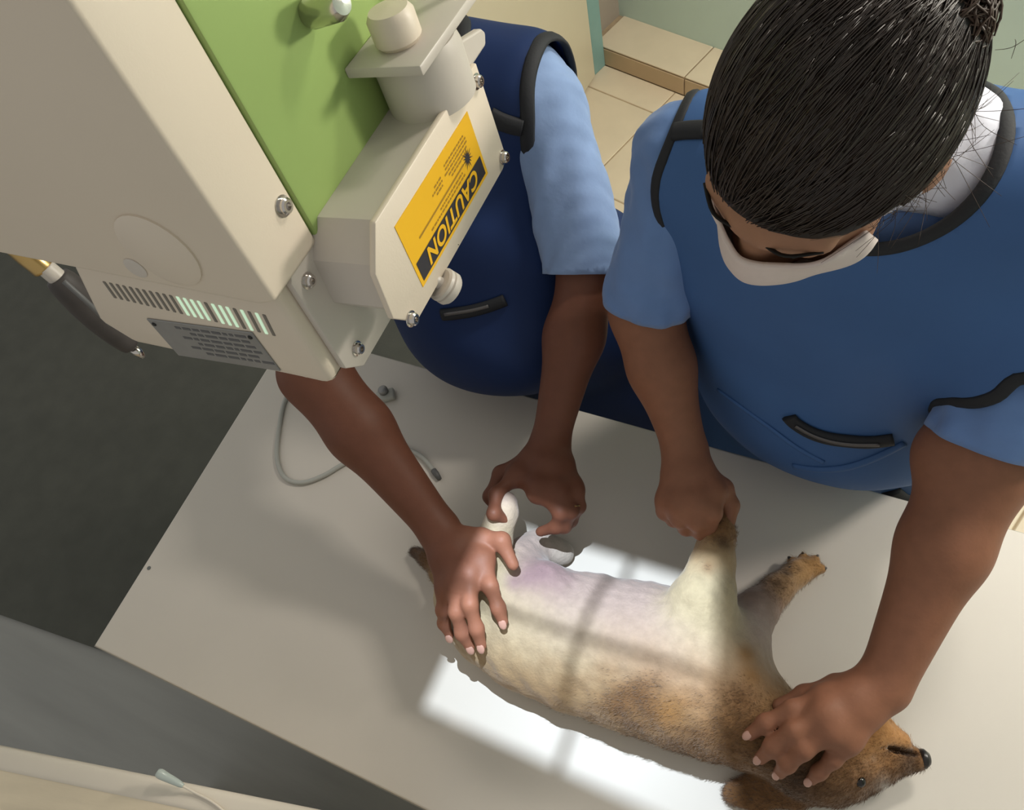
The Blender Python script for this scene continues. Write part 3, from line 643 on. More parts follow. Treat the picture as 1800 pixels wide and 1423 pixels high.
dog = link('dog', mesh_np(V, Q, 'dog', C), M['fur'])
tag(dog, 'small tan and cream dog lying on its back on the white table', 'dog')
dog['wspace'] = 1
# short coat hair lying back along the body
def coat(V, Q, C, n, ln, rad):
    Nn = vnormals(V, Q); wgt = np.clip(0.22-C.mean(1), 0.0, 0.2)*(Nn[:, 2] > -0.5)+1e-6; idx = rng.choice(len(V), n, p=wgt/wgt.sum()); P = V[idx]+rng.normal(size=(n, 3))*0.0012; Nn = Nn[idx]
    back = np.array([-0.95,-0.1,-0.1])+rng.normal(size=(n, 3))*0.25; back -= Nn*(back*Nn).sum(1, keepdims=True); back /= np.linalg.norm(back, axis=1, keepdims=True)+1e-9
    L = ln*rng.uniform(0.5, 1.2, (n, 1)); side = np.cross(Nn, back); B0 = P-Nn*0.0008; tip = P+back*L*0.88+Nn*L*0.34
    VV = np.stack([B0-side*rad, B0+side*rad, B0+Nn*rad*1.5, tip], 1).reshape(-1, 3); VV[:, 2] = np.maximum(VV[:, 2], TZ+0.0003); o = np.arange(n)[:, None]*4
    FF = np.concatenate([o+np.array([[0,1,3]]), o+np.array([[1,2,3]]), o+np.array([[2,0,3]])]); me = bpy.data.meshes.new('coat'); me.vertices.add(len(VV)); me.vertices.foreach_set('co', VV.astype(np.float32).ravel())
    me.loops.add(FF.size); me.loops.foreach_set('vertex_index', FF.astype(np.int32).ravel()); me.polygons.add(len(FF)); me.polygons.foreach_set('loop_start', np.arange(0, FF.size, 3, dtype=np.int32)); me.update(calc_edges=True)
    ca = me.color_attributes.new('Col', 'FLOAT_COLOR', 'POINT'); cc = np.repeat(C[idx]*rng.uniform(0.9, 1.2, (n, 1)), 4, 0); ca.data.foreach_set('color', np.concatenate([cc, np.ones((len(cc), 1))], 1).astype(np.float32).ravel()); return me
tag(link('coat', coat(V, Q, C, 26000, 0.0065, 0.00024), M['fur'], dog), kind='stuff')
link('nose', bm_mesh(lathe([(0.004,-0.006),(0.0115,-0.001),(0.0120,0.004),(0.0075,0.0095),(0.0,0.0105)], U(1619,1333,0.845), tuple(ray(1640,1330)*0+np.array([0.9,0.35,-0.1])), 16)), M['nose'], dog, True)
def ball(name, p, r, m, parent, sc=(1,1,1)):
    bm = bmesh.new(); bmesh.ops.create_uvsphere(bm, u_segments=14, v_segments=10, radius=r); bmesh.ops.scale(bm, vec=sc, verts=bm.verts); bmesh.ops.translate(bm, vec=Vector(p), verts=bm.verts); return link(name, bm_mesh(bm), m, parent, True)
for a, b in (((1390,983),(1386,979)),((1412,976),(1411,971)),((1434,980),(1438,976)),((1447,999),(1452,998))):
    V_, F_ = sweep([U(*a,0.818), U(*b,0.813)], [0.0038, 0.0020], 6); link('claw', me_from(V_, F_), M['claw'], dog, True)
for a, b in (((994,964),(1000,962)),((997,971),(1003,971)),((993,979),(998,982))):
    V_, F_ = sweep([U(*a,0.817), U(*b,0.812)], [0.0042, 0.0016], 6); link('claw', me_from(V_, F_), M['claw'], dog, True)
for px, py, z, rr_ in ((1392,1003,0.840,0.0075),(1412,1000,0.833,0.006),(986,974,0.829,0.006)): ball('paw_pad', U(px, py, z), rr_, M['claw'], dog, (1,1,0.5))

# ================================================================== people
def finger(vol, pts, r0=0.0098, r1=0.0075, col=None, kk=0.0035):
    n = len(pts); vol.chain([np.array(p) for p in pts], [r0+(r1-r0)*i/(n-1) for i in range(n)], kk, col)
    for p in pts[1:-1]: vol.ell(p, (r0*0.90,)*3, None, 0.0012, col)
def palm(vol, wrist, mcps, r=0.0135, col=None, wr=(0.026, 0.02)):
    for m_ in mcps: vol.cone(wrist+(m_-wrist)*0.12, r*1.15, m_, r*0.86, 0.006, col)
    for a, b in zip(mcps, mcps[1:]): vol.cone(a*0.92+wrist*0.08, r*0.86, b*0.92+wrist*0.08, r*0.86, 0.005, col); vol.cone(a*0.5+wrist*0.5, r, b*0.5+wrist*0.5, r, 0.005, col)
def nail(parent, tip, prev, up, w=0.0062):
    tip, prev = np.array(tip), np.array(prev); d = tip-prev; d /= np.linalg.norm(d); u = np.array(up, float); u -= d*(u@d); u /= np.linalg.norm(u); s = np.cross(d, u)
    bm = bmesh.new(); bmesh.ops.create_uvsphere(bm, u_segments=12, v_segments=8, radius=1.0)
    mt = Matrix(np.stack([s*w*0.9, d*w*1.3, u*0.0022], 1).tolist()).to_4x4(); mt.translation = tip+u*0.0062+d*0.0015
    bmesh.ops.transform(bm, matrix=mt, verts=bm.verts); link('fingernail', bm_mesh(bm), M['nail'], parent, True)
def head(vol, c, f, up, s=1.0, col=None):
    B_ = basis(f, up); X, Y, Z = B_[:, 0], B_[:, 1], B_[:, 2]; P = lambda x, y, z: c+s*(X*x+Y*y+Z*z)
    vol.ell(P(0,-0.012,0.022), np.array((0.073,0.092,0.085))*s, B_, 0.008, col)
    vol.ell(P(0,0.030,-0.035), np.array((0.058,0.062,0.078))*s, B_, 0.012, col)
    vol.ell(P(0,0.052,-0.092), np.array((0.026,0.026,0.022))*s, B_, 0.012, col)
    vol.chain([P(0,0.088,0.004), P(0,0.108,-0.034)], [0.009*s, 0.0135*s], 0.006, col)
    for sx in (-1, 1):
        vol.ell(P(sx*0.015,0.098,-0.037), np.array((0.010,0.010,0.008))*s, B_, 0.004, col)
        vol.cone(P(sx*0.012,0.087,0.020), 0.009*s, P(sx*0.046,0.072,0.020), 0.009*s, 0.006, col)
        vol.ell(P(sx*0.042,0.060,-0.035), np.array((0.022,0.02,0.02))*s, B_, 0.010, col)
        vol.ell(P(sx*0.077,-0.008,-0.010), np.array((0.009,0.019,0.031))*s, B_, 0.004, col)
        vol.ell(P(sx*0.031,0.077,0.001), np.array((0.014,0.012,0.010))*s, B_, 0.004, col)
        vol.carve(P(sx*0.031,0.098,0.003), np.array((0.012,0.010,0.007))*s, B_)
    vol.ell(P(0,0.090,-0.064), np.array((0.022,0.010,0.006))*s, B_, 0.004, col); vol.ell(P(0,0.087,-0.075), np.array((0.019,0.010,0.007))*s, B_, 0.004, col)
    return P, B_
def face_bits(parent, P, B_, m_hair, s=1.0):
    for sx in (-1, 1):
        ball('eye', P(sx*0.031,0.079,0.001), 0.0115*s, M['collar'], parent); ball('iris', P(sx*0.031,0.0895,-0.001), 0.0045*s, M['eye'], parent)
        V_, F_ = sweep(catmull([P(sx*0.014,0.0945,0.022), P(sx*0.032,0.0935,0.028), P(sx*0.052,0.078,0.022)], 5), 0.0023*s, 6, flat=(0.5,1)); link('eyebrow', me_from(V_, F_), m_hair, parent, True)
def join_mesh(parts, cols):
    off = 0; VV = []; QQ = []
    for V, Q in parts: VV.append(V); QQ.append(Q+off); off += len(V)
    return np.concatenate(VV), np.concatenate(QQ), np.concatenate(cols)
def strand_mesh(paths, r, sides=3):
    VV = []; FF = []; o = 0
    for i, P in enumerate(paths):
        n = len(P); rr_ = [r*(0.5+0.5*math.sin(math.pi*(0.08+0.84*j/(n-1)))) for j in range(n)]
        V_, F_ = sweep(P, rr_, sides); VV += list(V_); FF += [tuple(a+o for a in f) for f in F_]; o += len(V_)
    return me_from(VV, FF)
def stroke_on(bvh_obj, pix, r, m, name, parent, flat=(0.5,1), off=0.001):
    me = bvh_obj.data; bv = BVHTree.FromPolygons([v.co[:] for v in me.vertices], [p.vertices[:] for p in me.polygons]); P = []; N = []
    for px, py in pix:
        d = ray(px, py); d = d/np.linalg.norm(d); h_ = bv.ray_cast(Vector(CAM), Vector(d))
        if h_[0] is None: continue
        P.append(np.array(h_[0])+np.array(h_[1])*off*(1 if np.array(h_[1])@d < 0 else -1)); N.append(np.array(h_[1]))
    if len(P) < 2: return None
    PP = catmull(P, 5); NN = catmull(N, 5); V_, F_ = sweep(PP, r, 8, flat=flat, normals=NN); return link(name, me_from(V_, F_), m, parent, True)
def hit(o, px, py):
    bv = BVHTree.FromPolygons([v.co[:] for v in o.data.vertices], [p.vertices[:] for p in o.data.polygons]); d = ray(px, py); d = d/np.linalg.norm(d); return np.array(bv.ray_cast(Vector(CAM), Vector(d))[0])
ball('eye', hit(dog, 1512, 1372)-np.array([0,0,0.0040]), 0.0072, M['eye'], dog)
def torso_lower(vol, hip, feet, col=None):
    for a, b in feet:
        kn = (np.array(a)+np.array(b))/2+np.array([0,-0.03,0.02]); vol.chain([np.array(a), kn, np.array(b)], [0.085, 0.062, 0.045], 0.015, col)
def shoe(parent, p, f):
    f = np.array(f, float)/np.linalg.norm(f); v = Vol(); p = np.array(p, float)
    v.chain([p+np.array([0,0,0.035]), p+f*0.06+np.array([0,0,0.03]), p+f*0.15+np.array([0,0,0.024])], [0.042,0.042,0.034], 0.012); v.cone(p+np.array([0,0,0.035]), 0.042, p+np.array([0,0,0.085]), 0.046, 0.012)
    V, Q = v.mesh(0.008); V = smooth_v(V, Q, 2); V[:, 2] = np.maximum(V[:, 2], 0.002); link('shoe', mesh_np(V, Q), M['shoe'], parent)

# ---------------------------------------------------------------- person standing behind the machine
SK = srgb(106,66,50); SK_LIT = srgb(146,98,78); SKP = srgb(186,136,116)  # finger skin lightened, field-lamp brightness put into its colour
pl = empty('person', (-0.56, 0.78, 0.0))
tag(pl, 'person in shade-darkened blue apron mostly hidden behind the X-ray unit, holding hind legs', 'person')
shl, shr = np.array([-0.445,0.805,1.268]), np.array([-0.80,0.79,1.265])
# skin: trunk, head, legs (coarse) and the two bare arms (fine)
tv = Vol(); tv.cone((-0.75,0.80,1.25), 0.062, (-0.50,0.80,1.25), 0.062, 0.02); tv.ell((-0.62,0.79,1.14), (0.155,0.10,0.17), None, 0.02); tv.ell((-0.57,0.74,0.99), (0.155,0.115,0.17), None, 0.02); tv.ell((-0.53,0.76,0.86), (0.17,0.125,0.15), None, 0.02)
tv.chain([np.array((-0.62,0.79,1.31)), np.array((-0.62,0.74,1.41)), np.array((-0.62,0.71,1.47))], [0.055,0.05,0.05], 0.015)
hP, hB = head(tv, np.array((-0.62,0.675,1.515)), (0.12,-0.80,-0.55), (0,-0.3,1))
torso_lower(tv, None, [((-0.62,0.77,0.80),(-0.62,0.80,0.10)),((-0.44,0.77,0.80),(-0.44,0.80,0.10))])
av = Vol()
el1, wr1 = np.array(U(1035,478,1.075)), np.array(U(968,772,0.945))
av.chain([shl, el1], [0.040, 0.040], 0.010); av.chain([el1, el1*0.62+wr1*0.38, wr1], [0.041, 0.041, 0.027], 0.010)
wz = 0.945
mB = [U(905,838,0.955), U(945,868,0.968), U(982,872,0.966), U(1010,862,0.952)]
palm(av, wr1, mB, 0.0145)
finger(av, [mB[0], U(872,868,0.967), U(868,902,0.972), U(893,915,0.950)])
finger(av, [mB[1]*0.6+mB[2]*0.4, U(985,900,0.958), U(978,925,0.930), U(950,934,0.915)], col=None)
finger(av, [mB[2], U(1004,898,0.950), U(992,925,0.920), U(966,930,0.900)])
finger(av, [mB[3], U(1018,890,0.935), U(1004,915,0.910), U(975,922,0.895)], 0.0088, 0.0068)
finger(av, [wr1*0.55+mB[0]*0.45, U(880,832,0.938), U(862,872,0.932), U(880,905,0.926)], 0.0115, 0.0085)       # thumb under the leg
el2, wr2 = np.array(U(552,655,1.075)), np.array(U(768,925,0.948))
av.chain([shr, el2], [0.043, 0.045], 0.010); av.chain([el2, el2*0.62+wr2*0.38, wr2], [0.050, 0.046, 0.029], 0.010)
mA = [U(852,985,0.958), U(828,1012,0.962), U(806,1030,0.955), U(786,1042,0.940)]
palm(av, wr2, mA, 0.0150)
fA = [[mA[0], U(862,1030,0.962), U(876,1068,0.948), U(884,1092,0.936)], [mA[1], U(826,1062,0.962), U(838,1105,0.940), U(846,1134,0.922)], [mA[2], U(802,1075,0.950), U(812,1112,0.925), U(826,1136,0.906)], [mA[3], U(778,1072,0.930), U(780,1095,0.905), U(790,1116,0.885)]]
for i, f_ in enumerate(fA): finger(av, f_, 0.0102 if i < 3 else 0.0088, 0.0076 if i < 3 else 0.0066, col=SK_LIT)
tA = [wr2*0.55+mA[0]*0.45+np.array([0.012,0.012,0]), U(846,944,0.955), U(882,950,0.960), U(902,992,0.948)]
finger(av, tA, 0.0135, 0.0085, col=SK_LIT)
V1, Q1 = tv.mesh(0.007); V1 = smooth_v(V1, Q1, 2); V2, Q2 = av.mesh(0.0026); V2 = smooth_v(V2, Q2, 2)
V, Q, C = join_mesh([(V1, Q1), (V2, Q2)], [np.tile(SK[:3], (len(V1), 1)), av.colors(V2, SK)])
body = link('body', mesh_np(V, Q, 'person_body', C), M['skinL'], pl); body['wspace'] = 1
for f_ in fA: nail(pl, f_[-1], f_[-2], (0,-0.25,1))
face_bits(pl, hP, hB, M['hair'])
hv = Vol(); hv.ell(hP(0,-0.018,0.032), (0.083,0.100,0.086), hB, 0.008); hv.ell(hP(0,-0.085,0.0), (0.05,0.05,0.05), hB, 0.01)
for z_, y_ in ((0.02,0.10),(0.0,0.11),(-0.04,0.10),(-0.08,0.06)): hv.carve(hP(0,y_,z_-0.01), (0.070,0.060,0.042), hB)
V, Q = hv.mesh(0.005); link('hair', mesh_np(smooth_v(V, Q, 2), Q), M['hair'], pl)
# clothing
sv = Vol(); sv.p = list(tv.p[:4]); sv.cone((-0.76,0.80,1.265), 0.05, (-0.49,0.805,1.265), 0.05, 0.015); sv.chain([shl+np.array([0.0,0,-0.012]), el1], [0.046,0.046], 0.010); sv.chain([el1, el1*0.8+wr1*0.2], [0.045,0.042], 0.01); sv.chain([shr+np.array([0.0,0,-0.012]), el2], [0.050,0.050], 0.010)
dA = el1-shl; dA /= np.linalg.norm(dA); cutp = np.array(U(1010,480,1.09))
sl1 = plane_keep(cutp, -(wr1-shl)); sl2 = plane_keep(el2*0.85+shr*0.15, -(el2-shr))
near = lambda c_, f_, r_: (lambda X: np.where(np.linalg.norm(X-c_, axis=1) < r_, f_(X), 0.05))
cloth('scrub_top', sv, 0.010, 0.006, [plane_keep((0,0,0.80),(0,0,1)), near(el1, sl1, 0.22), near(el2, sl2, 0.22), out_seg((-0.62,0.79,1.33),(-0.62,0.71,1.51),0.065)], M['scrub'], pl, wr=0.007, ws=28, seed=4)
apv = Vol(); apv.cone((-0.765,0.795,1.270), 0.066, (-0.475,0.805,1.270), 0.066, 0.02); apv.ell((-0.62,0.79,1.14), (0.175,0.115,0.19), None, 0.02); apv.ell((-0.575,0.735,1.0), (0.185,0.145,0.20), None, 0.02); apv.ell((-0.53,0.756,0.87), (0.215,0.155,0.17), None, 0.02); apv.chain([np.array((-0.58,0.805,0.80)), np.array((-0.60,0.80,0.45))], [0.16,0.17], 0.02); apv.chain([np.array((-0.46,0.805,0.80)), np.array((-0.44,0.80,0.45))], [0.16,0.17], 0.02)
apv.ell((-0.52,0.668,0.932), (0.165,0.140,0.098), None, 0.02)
apl = cloth('lead_apron', apv, 0.016, 0.006, [plane_keep((0,0,0.52),(0,0,1)), out_seg(shl+np.array([0.046,-0.0,0.01]), el1+np.array([0.05,-0.0,0.02]), 0.080), out_seg(shr+np.array([-0.04,0,0.01]), el2, 0.078), out_seg((-0.62,0.79,1.31),(-0.62,0.71,1.51),0.082)], M['apron_shaded'], pl, trim=M['trim'], trim_r=0.010, wr=0.004, ws=14, seed=9)
stroke_on(apl, [(778,552),(800,550),(830,545),(862,536),(888,526)], 0.010, M['trim'], 'pocket_zip', apl, off=0.003)
stroke_on(apl, [(785,549),(830,542),(860,534)], 0.003, M['zip'], 'zip_teeth', apl, off=0.008)
stroke_on(apl, [(862,204),(880,213),(900,220),(918,224)], 0.013, M['trim'], 'shoulder_band', apl)
skv = Vol(); torso_lower(skv, None, [((-0.62,0.77,0.84),(-0.62,0.80,0.10)),((-0.44,0.77,0.84),(-0.44,0.80,0.10))]); skv.ell((-0.53,0.765,0.86), (0.18,0.13,0.12), None, 0.02)
cloth('trousers', skv, 0.016, 0.009, [plane_keep((0,0,0.085),(0,0,1)), plane_keep((0,0,0.93),(0,0,-1))], M['trouser'], pl, wr=0.004, seed=2)
for x in (-0.62,-0.44): shoe(pl, (x,0.81,0.0), (0.05,-1,0))
V_, F_ = sweep(catmull([np.array(U(1004,893,0.962)), np.array(U(1012,889,0.958)), np.array(U(1019,888,0.948))], 5), 0.0016, 8); link('finger_ring', me_from(V_, F_), M['gold'], pl, True)

# ---------------------------------------------------------------- woman bending over the dog's head
SK = srgb(134,90,68); SKF = srgb(156,116,92)
pr = empty('person', (0.0, 0.76, 0.0))
tag(pr, 'person with black hair in a bun and white mask leaning over the dog', 'person')
sR, sL = np.array([-0.212,0.690,1.330]), np.array([0.205,0.715,1.350])
tv = Vol(); tv.cone((-0.15,0.69,1.31), 0.058, (0.10,0.67,1.335), 0.058, 0.02); tv.ell((-0.03,0.69,1.22), (0.155,0.10,0.17), None, 0.02); tv.ell((0.0,0.72,1.02), (0.155,0.115,0.18), None, 0.02); tv.ell((0.02,0.76,0.86), (0.17,0.125,0.15), None, 0.02)
HC = np.array(U(1458,222,1.555)); hf = np.array([-0.34,-0.73,-0.60]); hu = np.array([-0.10,-0.60,0.78])
tv.chain([np.array((-0.03,0.665,1.39)), np.array((-0.03,0.62,1.45)), HC+np.array([0.02,0.06,-0.03])], [0.058,0.052,0.05], 0.015, SKF)
hi_ = len(tv.p); hP, hB = head(tv, HC, hf, hu, 1.0, SKF); hpr = list(tv.p[hi_:])
torso_lower(tv, None, [((-0.07,0.77,0.80),(-0.07,0.82,0.10)),((0.11,0.77,0.80),(0.11,0.82,0.10))])
av = Vol()
eR, wR = np.array(U(1135,548,1.105)), np.array(U(1203,785,0.985))
av.chain([sR, eR], [0.040, 0.044], 0.010); av.chain([eR, eR*0.6+wR*0.4, wR], [0.045, 0.042, 0.029], 0.010)
mC = [U(1256,868,0.985), U(1228,890,0.990), U(1198,893,0.985), U(1172,882,0.972)]
palm(av, wR, mC, 0.0155)
finger(av, [mC[0], U(1254,902,0.985), U(1246,925,0.965), U(1262,922,0.945)], 0.0105, 0.008)
finger(av, [mC[1], U(1226,918,0.980), U(1232,935,0.955), U(1256,930,0.938)], 0.0105, 0.008)
finger(av, [mC[2], U(1194,912,0.972), U(1206,928,0.948), U(1236,922,0.934)], 0.0102, 0.008)
finger(av, [mC[3], U(1168,900,0.958), U(1184,914,0.940), U(1212,912,0.928)], 0.0092, 0.007)
finger(av, [wR*0.5+mC[0]*0.5, U(1272,858,0.972), U(1284,888,0.962), U(1282,915,0.955)], 0.0125, 0.0088)
eL, wL = np.array(U(1722,812,1.075)), np.array(U(1556,1200,0.945))
av.chain([sL, eL], [0.048, 0.054], 0.010); av.chain([eL, eL*0.62+wL*0.38, wL], [0.054, 0.047, 0.030], 0.010); av.ell(eL+np.array([-0.035,0.0,0.0]), (0.035,0.04,0.035), None, 0.012)
mD = [U(1448,1228,0.945), U(1446,1257,0.955), U(1458,1285,0.952), U(1488,1304,0.940)]
palm(av, wL, mD, 0.0155)
fD = [[mD[0], U(1392,1246,0.945), U(1345,1270,0.934), U(1318,1290,0.922)], [mD[1], U(1394,1284,0.952), U(1358,1312,0.934), U(1337,1332,0.916)], [mD[2], U(1412,1318,0.945), U(1384,1342,0.926), U(1370,1358,0.906)], [mD[3], U(1464,1334,0.930), U(1440,1356,0.914), U(1426,1370,0.900)]]
for i, f_ in enumerate(fD): finger(av, f_, 0.0105 if i < 3 else 0.0092, 0.0078 if i < 3 else 0.0068)
tD = [wL*0.6+mD[0]*0.4, U(1470,1206,0.930), U(1415,1222,0.922), U(1370,1240,0.915)]
finger(av, tD, 0.014, 0.009)
V1, Q1 = tv.mesh(0.005); V1 = smooth_v(V1, Q1, 2); V2, Q2 = av.mesh(0.0026); V2 = smooth_v(V2, Q2, 2)
V, Q, C = join_mesh([(V1, Q1), (V2, Q2)], [tv.colors(V1, SK), av.colors(V2, SK)])
body = link('body', mesh_np(V, Q, 'person_body', C), M['skinR'], pr)
for f_ in fD[:4]: nail(pr, f_[-1], f_[-2], (-0.3,-0.3,1), 0.0056)
face_bits(pr, hP, hB, M['hair'])
# mask: shell cut from the lower face
fv = Vol(); fv.p = [q for q in tv.p]
mk = [plane_keep(hP(0,0.09,-0.002), -hB[:, 2]*1.0+hB[:, 1]*0.10), plane_keep(hP(0,0.050,0.0), hB[:, 1]), plane_keep(hP(0,0,-0.118), hB[:, 2])]
mv = Vol(); mv.p = [q for q in hpr]; mv.ell(hP(0,0.076,-0.048), (0.036,0.041,0.056), hB, 0.010)
mask = cloth('face_mask', mv, 0.005, 0.0035, mk, M['mask'], pr, wr=0.0012, ws=60, seed=5)
for sx in (-1, 1):
    V_, F_ = sweep(catmull([hP(sx*0.066,0.034,-0.02), hP(sx*0.080,0.01,-0.005), hP(sx*0.084,-0.02,0.004)], 5), 0.0016, 6); link('ear_loop', me_from(V_, F_), M['collar'], mask, True)
# hair: cap, bun and combed strands
hv = Vol(); capc = hP(0,-0.014,0.026); capr = np.array((0.082,0.104,0.096))
hv.ell(capc, capr, hB, 0.008)
bunc = np.array(U(1648,40,1.640)); backc = hP(0,-0.10,0.02)
hv.cone(backc, 0.050, backc*0.25+bunc*0.75, 0.026, 0.015)
for y_, z_, w_ in ((0.112,0.020,0.064),(0.118,-0.02,0.070),(0.11,-0.06,0.074),(0.07,-0.10,0.085)): hv.carve(hP(0,y_,z_-0.012), (w_,0.058,0.045), hB)
V, Q = hv.mesh(0.004); V = smooth_v(V, Q, 3)
hair = link('hair', mesh_np(V, Q), M['hair'], pr); hair['wspace'] = 1
bv_ = Vol()
for i in range(7):
    a = 2*math.pi*i/7; o = np.array([0.015*math.cos(a), 0.011*math.sin(a)+0.004, 0.014*math.sin(a)]); bv_.ell(bunc+o, (0.017,0.017,0.016), None, 0.003)
bv_.ell(bunc, (0.021,0.021,0.02), None, 0.003); V, Q = bv_.mesh(0.003); link('bun', mesh_np(smooth_v(V, Q, 2), Q), M['hair2'], hair)
def on_cap(d, r=1.0):                 # point on the cap in head axes direction d
    d = d/np.linalg.norm(d); t = 1/np.sqrt(((d/capr)**2).sum()); return capc+hB@(d*t*r)
bl = hB.T@(backc*0.5+bunc*0.5-capc); bl /= np.linalg.norm(bl)
paths = []
while len(paths) < 6200:
    d = rng.normal(size=3); d /= np.linalg.norm(d)
    if d[2] < -0.45 or (d[1] > 0.45 and d[2] < 0.62*d[1]-0.30): continue
    P = []; lift = 1.004+abs(rng.normal())*0.014; jit = rng.normal(size=3)*0.10
    for s_ in range(9):
        P.append(on_cap(d, lift)); t_ = bl+jit-d*(d@(bl+jit)); tn = np.linalg.norm(t_)
        if tn < 0.15: break
        d = d+t_/tn*0.085; d /= np.linalg.norm(d)
    if len(P) > 3: paths.append(np.array(P))
tag(link('combed_strands', strand_mesh(paths, 0.0008), M['strand'], hair, True), kind='stuff')
paths = []
for i in range(120):                  # loose flyaway hairs at temple, nape and bun
    if i < 85: base = on_cap(np.array([-0.9+rng.normal()*0.12, rng.uniform(-0.5, 0.75), rng.uniform(-0.45, 0.25)])); dirv = hB@np.array([-0.7, rng.normal()*0.6+0.2, -0.6+rng.normal()*0.5])
    else: base = bunc+rng.normal(size=3)*0.017; dirv = rng.normal(size=3)
    L = rng.uniform(0.012, 0.038); d2 = rng.normal(size=3)*1.3; L = L if i < 85 else L*0.5; paths.append(catmull([base, base+dirv*L*0.4+d2*L*0.15, base+dirv*L*0.7+d2*L*0.6], 4))
tag(link('flyaway_hair', strand_mesh(paths, 0.00022), M['hair2'], hair, True), kind='stuff')
paths = []
b2_ = bunc-backc; ln_ = np.linalg.norm(b2_); bd_ = b2_/ln_; u_ = np.cross(bd_, (0.3,0.2,1.0)); u_ /= np.linalg.norm(u_); w_ = np.cross(bd_, u_)
for i in range(900):                  # hair gathered from the back of the head into the bun
    a = rng.uniform(0, 6.28); da_ = rng.normal()*0.25; t0 = rng.uniform(-0.25, 0.35); t1 = t0+rng.uniform(0.4, 0.8); P = []
    for t in np.linspace(t0, min(t1, 0.95), 7): rr_ = 0.0525-0.031*max(t, 0)+0.001*abs(rng.normal()); P.append(backc+b2_*t+rr_*(math.cos(a+da_*t)*u_+math.sin(a+da_*t)*w_))
    paths.append(np.array(P))
tag(link('gathered_strands', strand_mesh(paths, 0.0011), M['hair2'], hair, True), kind='stuff')
paths = []
for i in range(420):                  # strands wound round the bun
    ax = rng.normal(size=3); ax /= np.linalg.norm(ax); u = np.cross(ax, rng.normal(size=3)); u /= np.linalg.norm(u); w = np.cross(ax, u); r_ = rng.uniform(0.027, 0.035); a0 = rng.uniform(0, 6.28)
    paths.append(np.array([bunc+np.array([0,0.006,0])+r_*(math.cos(a0+t)*u+math.sin(a0+t)*w)+ax*rng.uniform(-0.004, 0.004) for t in np.linspace(0, rng.uniform(1.0, 2.2), 8)]))
tag(link('wound_strands', strand_mesh(paths, 0.0010), M['hair2'], hair, True), kind='stuff')
# clothing
sv = Vol(); sv.p = [tv.p[i] for i in range(4)]; sv.chain([sR+np.array([0.0,0,-0.015]), eR], [0.046,0.050], 0.010); sv.chain([sL+np.array([0.0,0,-0.015]), eL], [0.044,0.058], 0.010)
slR = plane_keep(eR*0.93+sR*0.07, -(eR-sR)); slL = plane_keep(np.array(U(1700,770,1.10)), -(wL-sL)*np.array([1,1,1]))
cloth('scrub_top', sv, 0.011, 0.006, [plane_keep((0,0,0.80),(0,0,1)), near(eR, slR, 0.2), near(eL, slL, 0.2), out_seg((-0.03,0.68,1.40),(-0.03,0.60,1.50),0.066)], M['scrub2'], pr, wr=0.006, ws=30, seed=14)
apv = Vol(); apv.cone((-0.180,0.690,1.312), 0.062, (-0.03,0.680,1.340), 0.062, 0.02); apv.cone((-0.03,0.680,1.340), 0.062, (0.13,0.672,1.350), 0.062, 0.02); apv.ell((0.0,0.682,1.21), (0.212,0.124,0.20), None, 0.02); apv.ell((0.008,0.700,1.02), (0.198,0.142,0.20), None, 0.02); apv.ell((0.02,0.748,0.87), (0.205,0.150,0.17), None, 0.02); apv.chain([np.array((-0.03,0.80,0.80)), np.array((-0.05,0.80,0.45))], [0.15,0.17], 0.02); apv.chain([np.array((0.08,0.80,0.80)), np.array((0.10,0.80,0.45))], [0.15,0.17], 0.02)
apv.ell((0.03,0.668,0.932), (0.165,0.130,0.098), None, 0.02)
apv.chain([sL+np.array([-0.02,0,0.005]), sL*0.36+eL*0.64], [0.056,0.060], 0.014)
arm_cut = plane_keep(sL*0.42+eL*0.58, -(eL-sL)); arm_d = out_seg(sL+np.array([0.02,0,0]), eL*1.3-sL*0.3+np.array([0.02,0,0]), 0.082)
arm_keep = lambda X: np.where(arm_d(X) < 0, np.maximum(arm_cut(X), arm_d(X)*-0.0-1.0), 0.05)
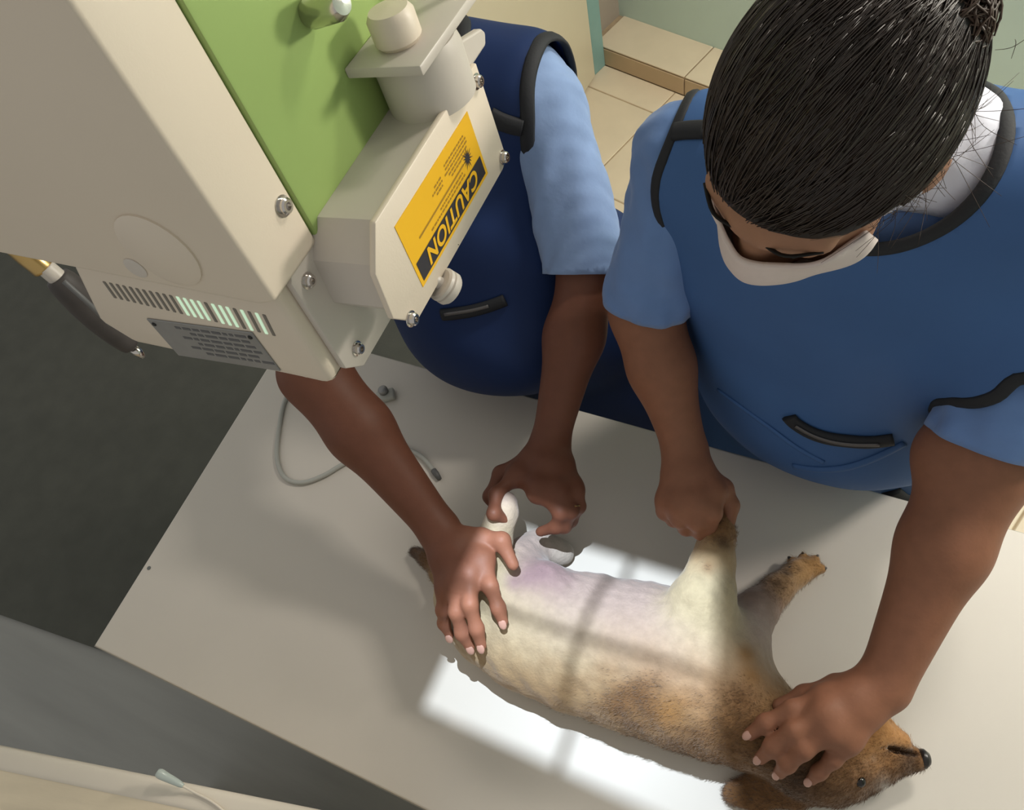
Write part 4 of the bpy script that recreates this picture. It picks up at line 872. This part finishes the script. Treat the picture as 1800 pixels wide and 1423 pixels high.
apr = cloth('lead_apron', apv, 0.016, 0.006, [plane_keep((0,0,0.52),(0,0,1)), out_seg(sR+np.array([-0.058,-0.0,0.005]), eR+np.array([-0.05,0.0,0.0]), 0.078), arm_keep, out_ell((-0.01,0.63,1.44), (0.105,0.15,0.10))], M['apron'], pr, trim=M['trim'], trim_r=0.0075, wr=0.004, ws=14, seed=19)
stroke_on(apr, [(1388,730),(1400,742),(1425,757),(1455,767),(1490,772),(1530,774),(1570,769)], 0.0115, M['trim'], 'pocket_zip', apr, off=0.003)
stroke_on(apr, [(1402,740),(1430,756),(1462,767),(1500,772),(1545,772)], 0.003, M['zip'], 'zip_teeth', apr, off=0.009)
stroke_on(apr, [(1262,684),(1300,712),(1350,748),(1400,785),(1448,812)], 0.004, M['apron'], 'overlap_seam', apr, off=0.001)
stroke_on(apr, [(1395,818),(1440,824),(1490,820),(1540,803),(1590,778)], 0.006, M['apron'], 'hem_fold', apr, off=0.001)
stroke_on(apr, [(1162,236),(1185,232),(1210,229),(1240,228)], 0.011, M['trim'], 'shoulder_band', apr)
stroke_on(apr, [(1566,862),(1580,874),(1596,880),(1612,884)], 0.016, M['trim'], 'side_strap', apr)
# white shirt collar at the nape
cv_ = Vol(); cv_.chain([np.array((-0.03,0.70,1.39)), np.array((0.05,0.675,1.375)), np.array((0.098,0.672,1.362))], [0.060,0.054,0.046], 0.015); cv_.cone((-0.03,0.67,1.38), 0.068, (-0.03,0.655,1.425), 0.060, 0.01)
cloth('collar', cv_, 0.006, 0.006, [plane_keep((0,0.585,0),(0,1,0)), plane_keep((0,0,1.37),(0,0,1)), out_seg((-0.03,0.68,1.40),(-0.03,0.60,1.50),0.060)], M['collar'], pr, wr=0.003, ws=40, seed=22)
skv = Vol(); torso_lower(skv, None, [((-0.07,0.77,0.84),(-0.07,0.82,0.10)),((0.11,0.77,0.84),(0.11,0.82,0.10))]); skv.ell((0.02,0.765,0.86), (0.18,0.13,0.12), None, 0.02)
cloth('trousers', skv, 0.016, 0.009, [plane_keep((0,0,0.085),(0,0,1)), plane_keep((0,0,0.93),(0,0,-1))], M['trouser'], pr, wr=0.004, seed=12)
for x in (-0.07,0.11): shoe(pr, (x,0.83,0.0), (0,-1,0))
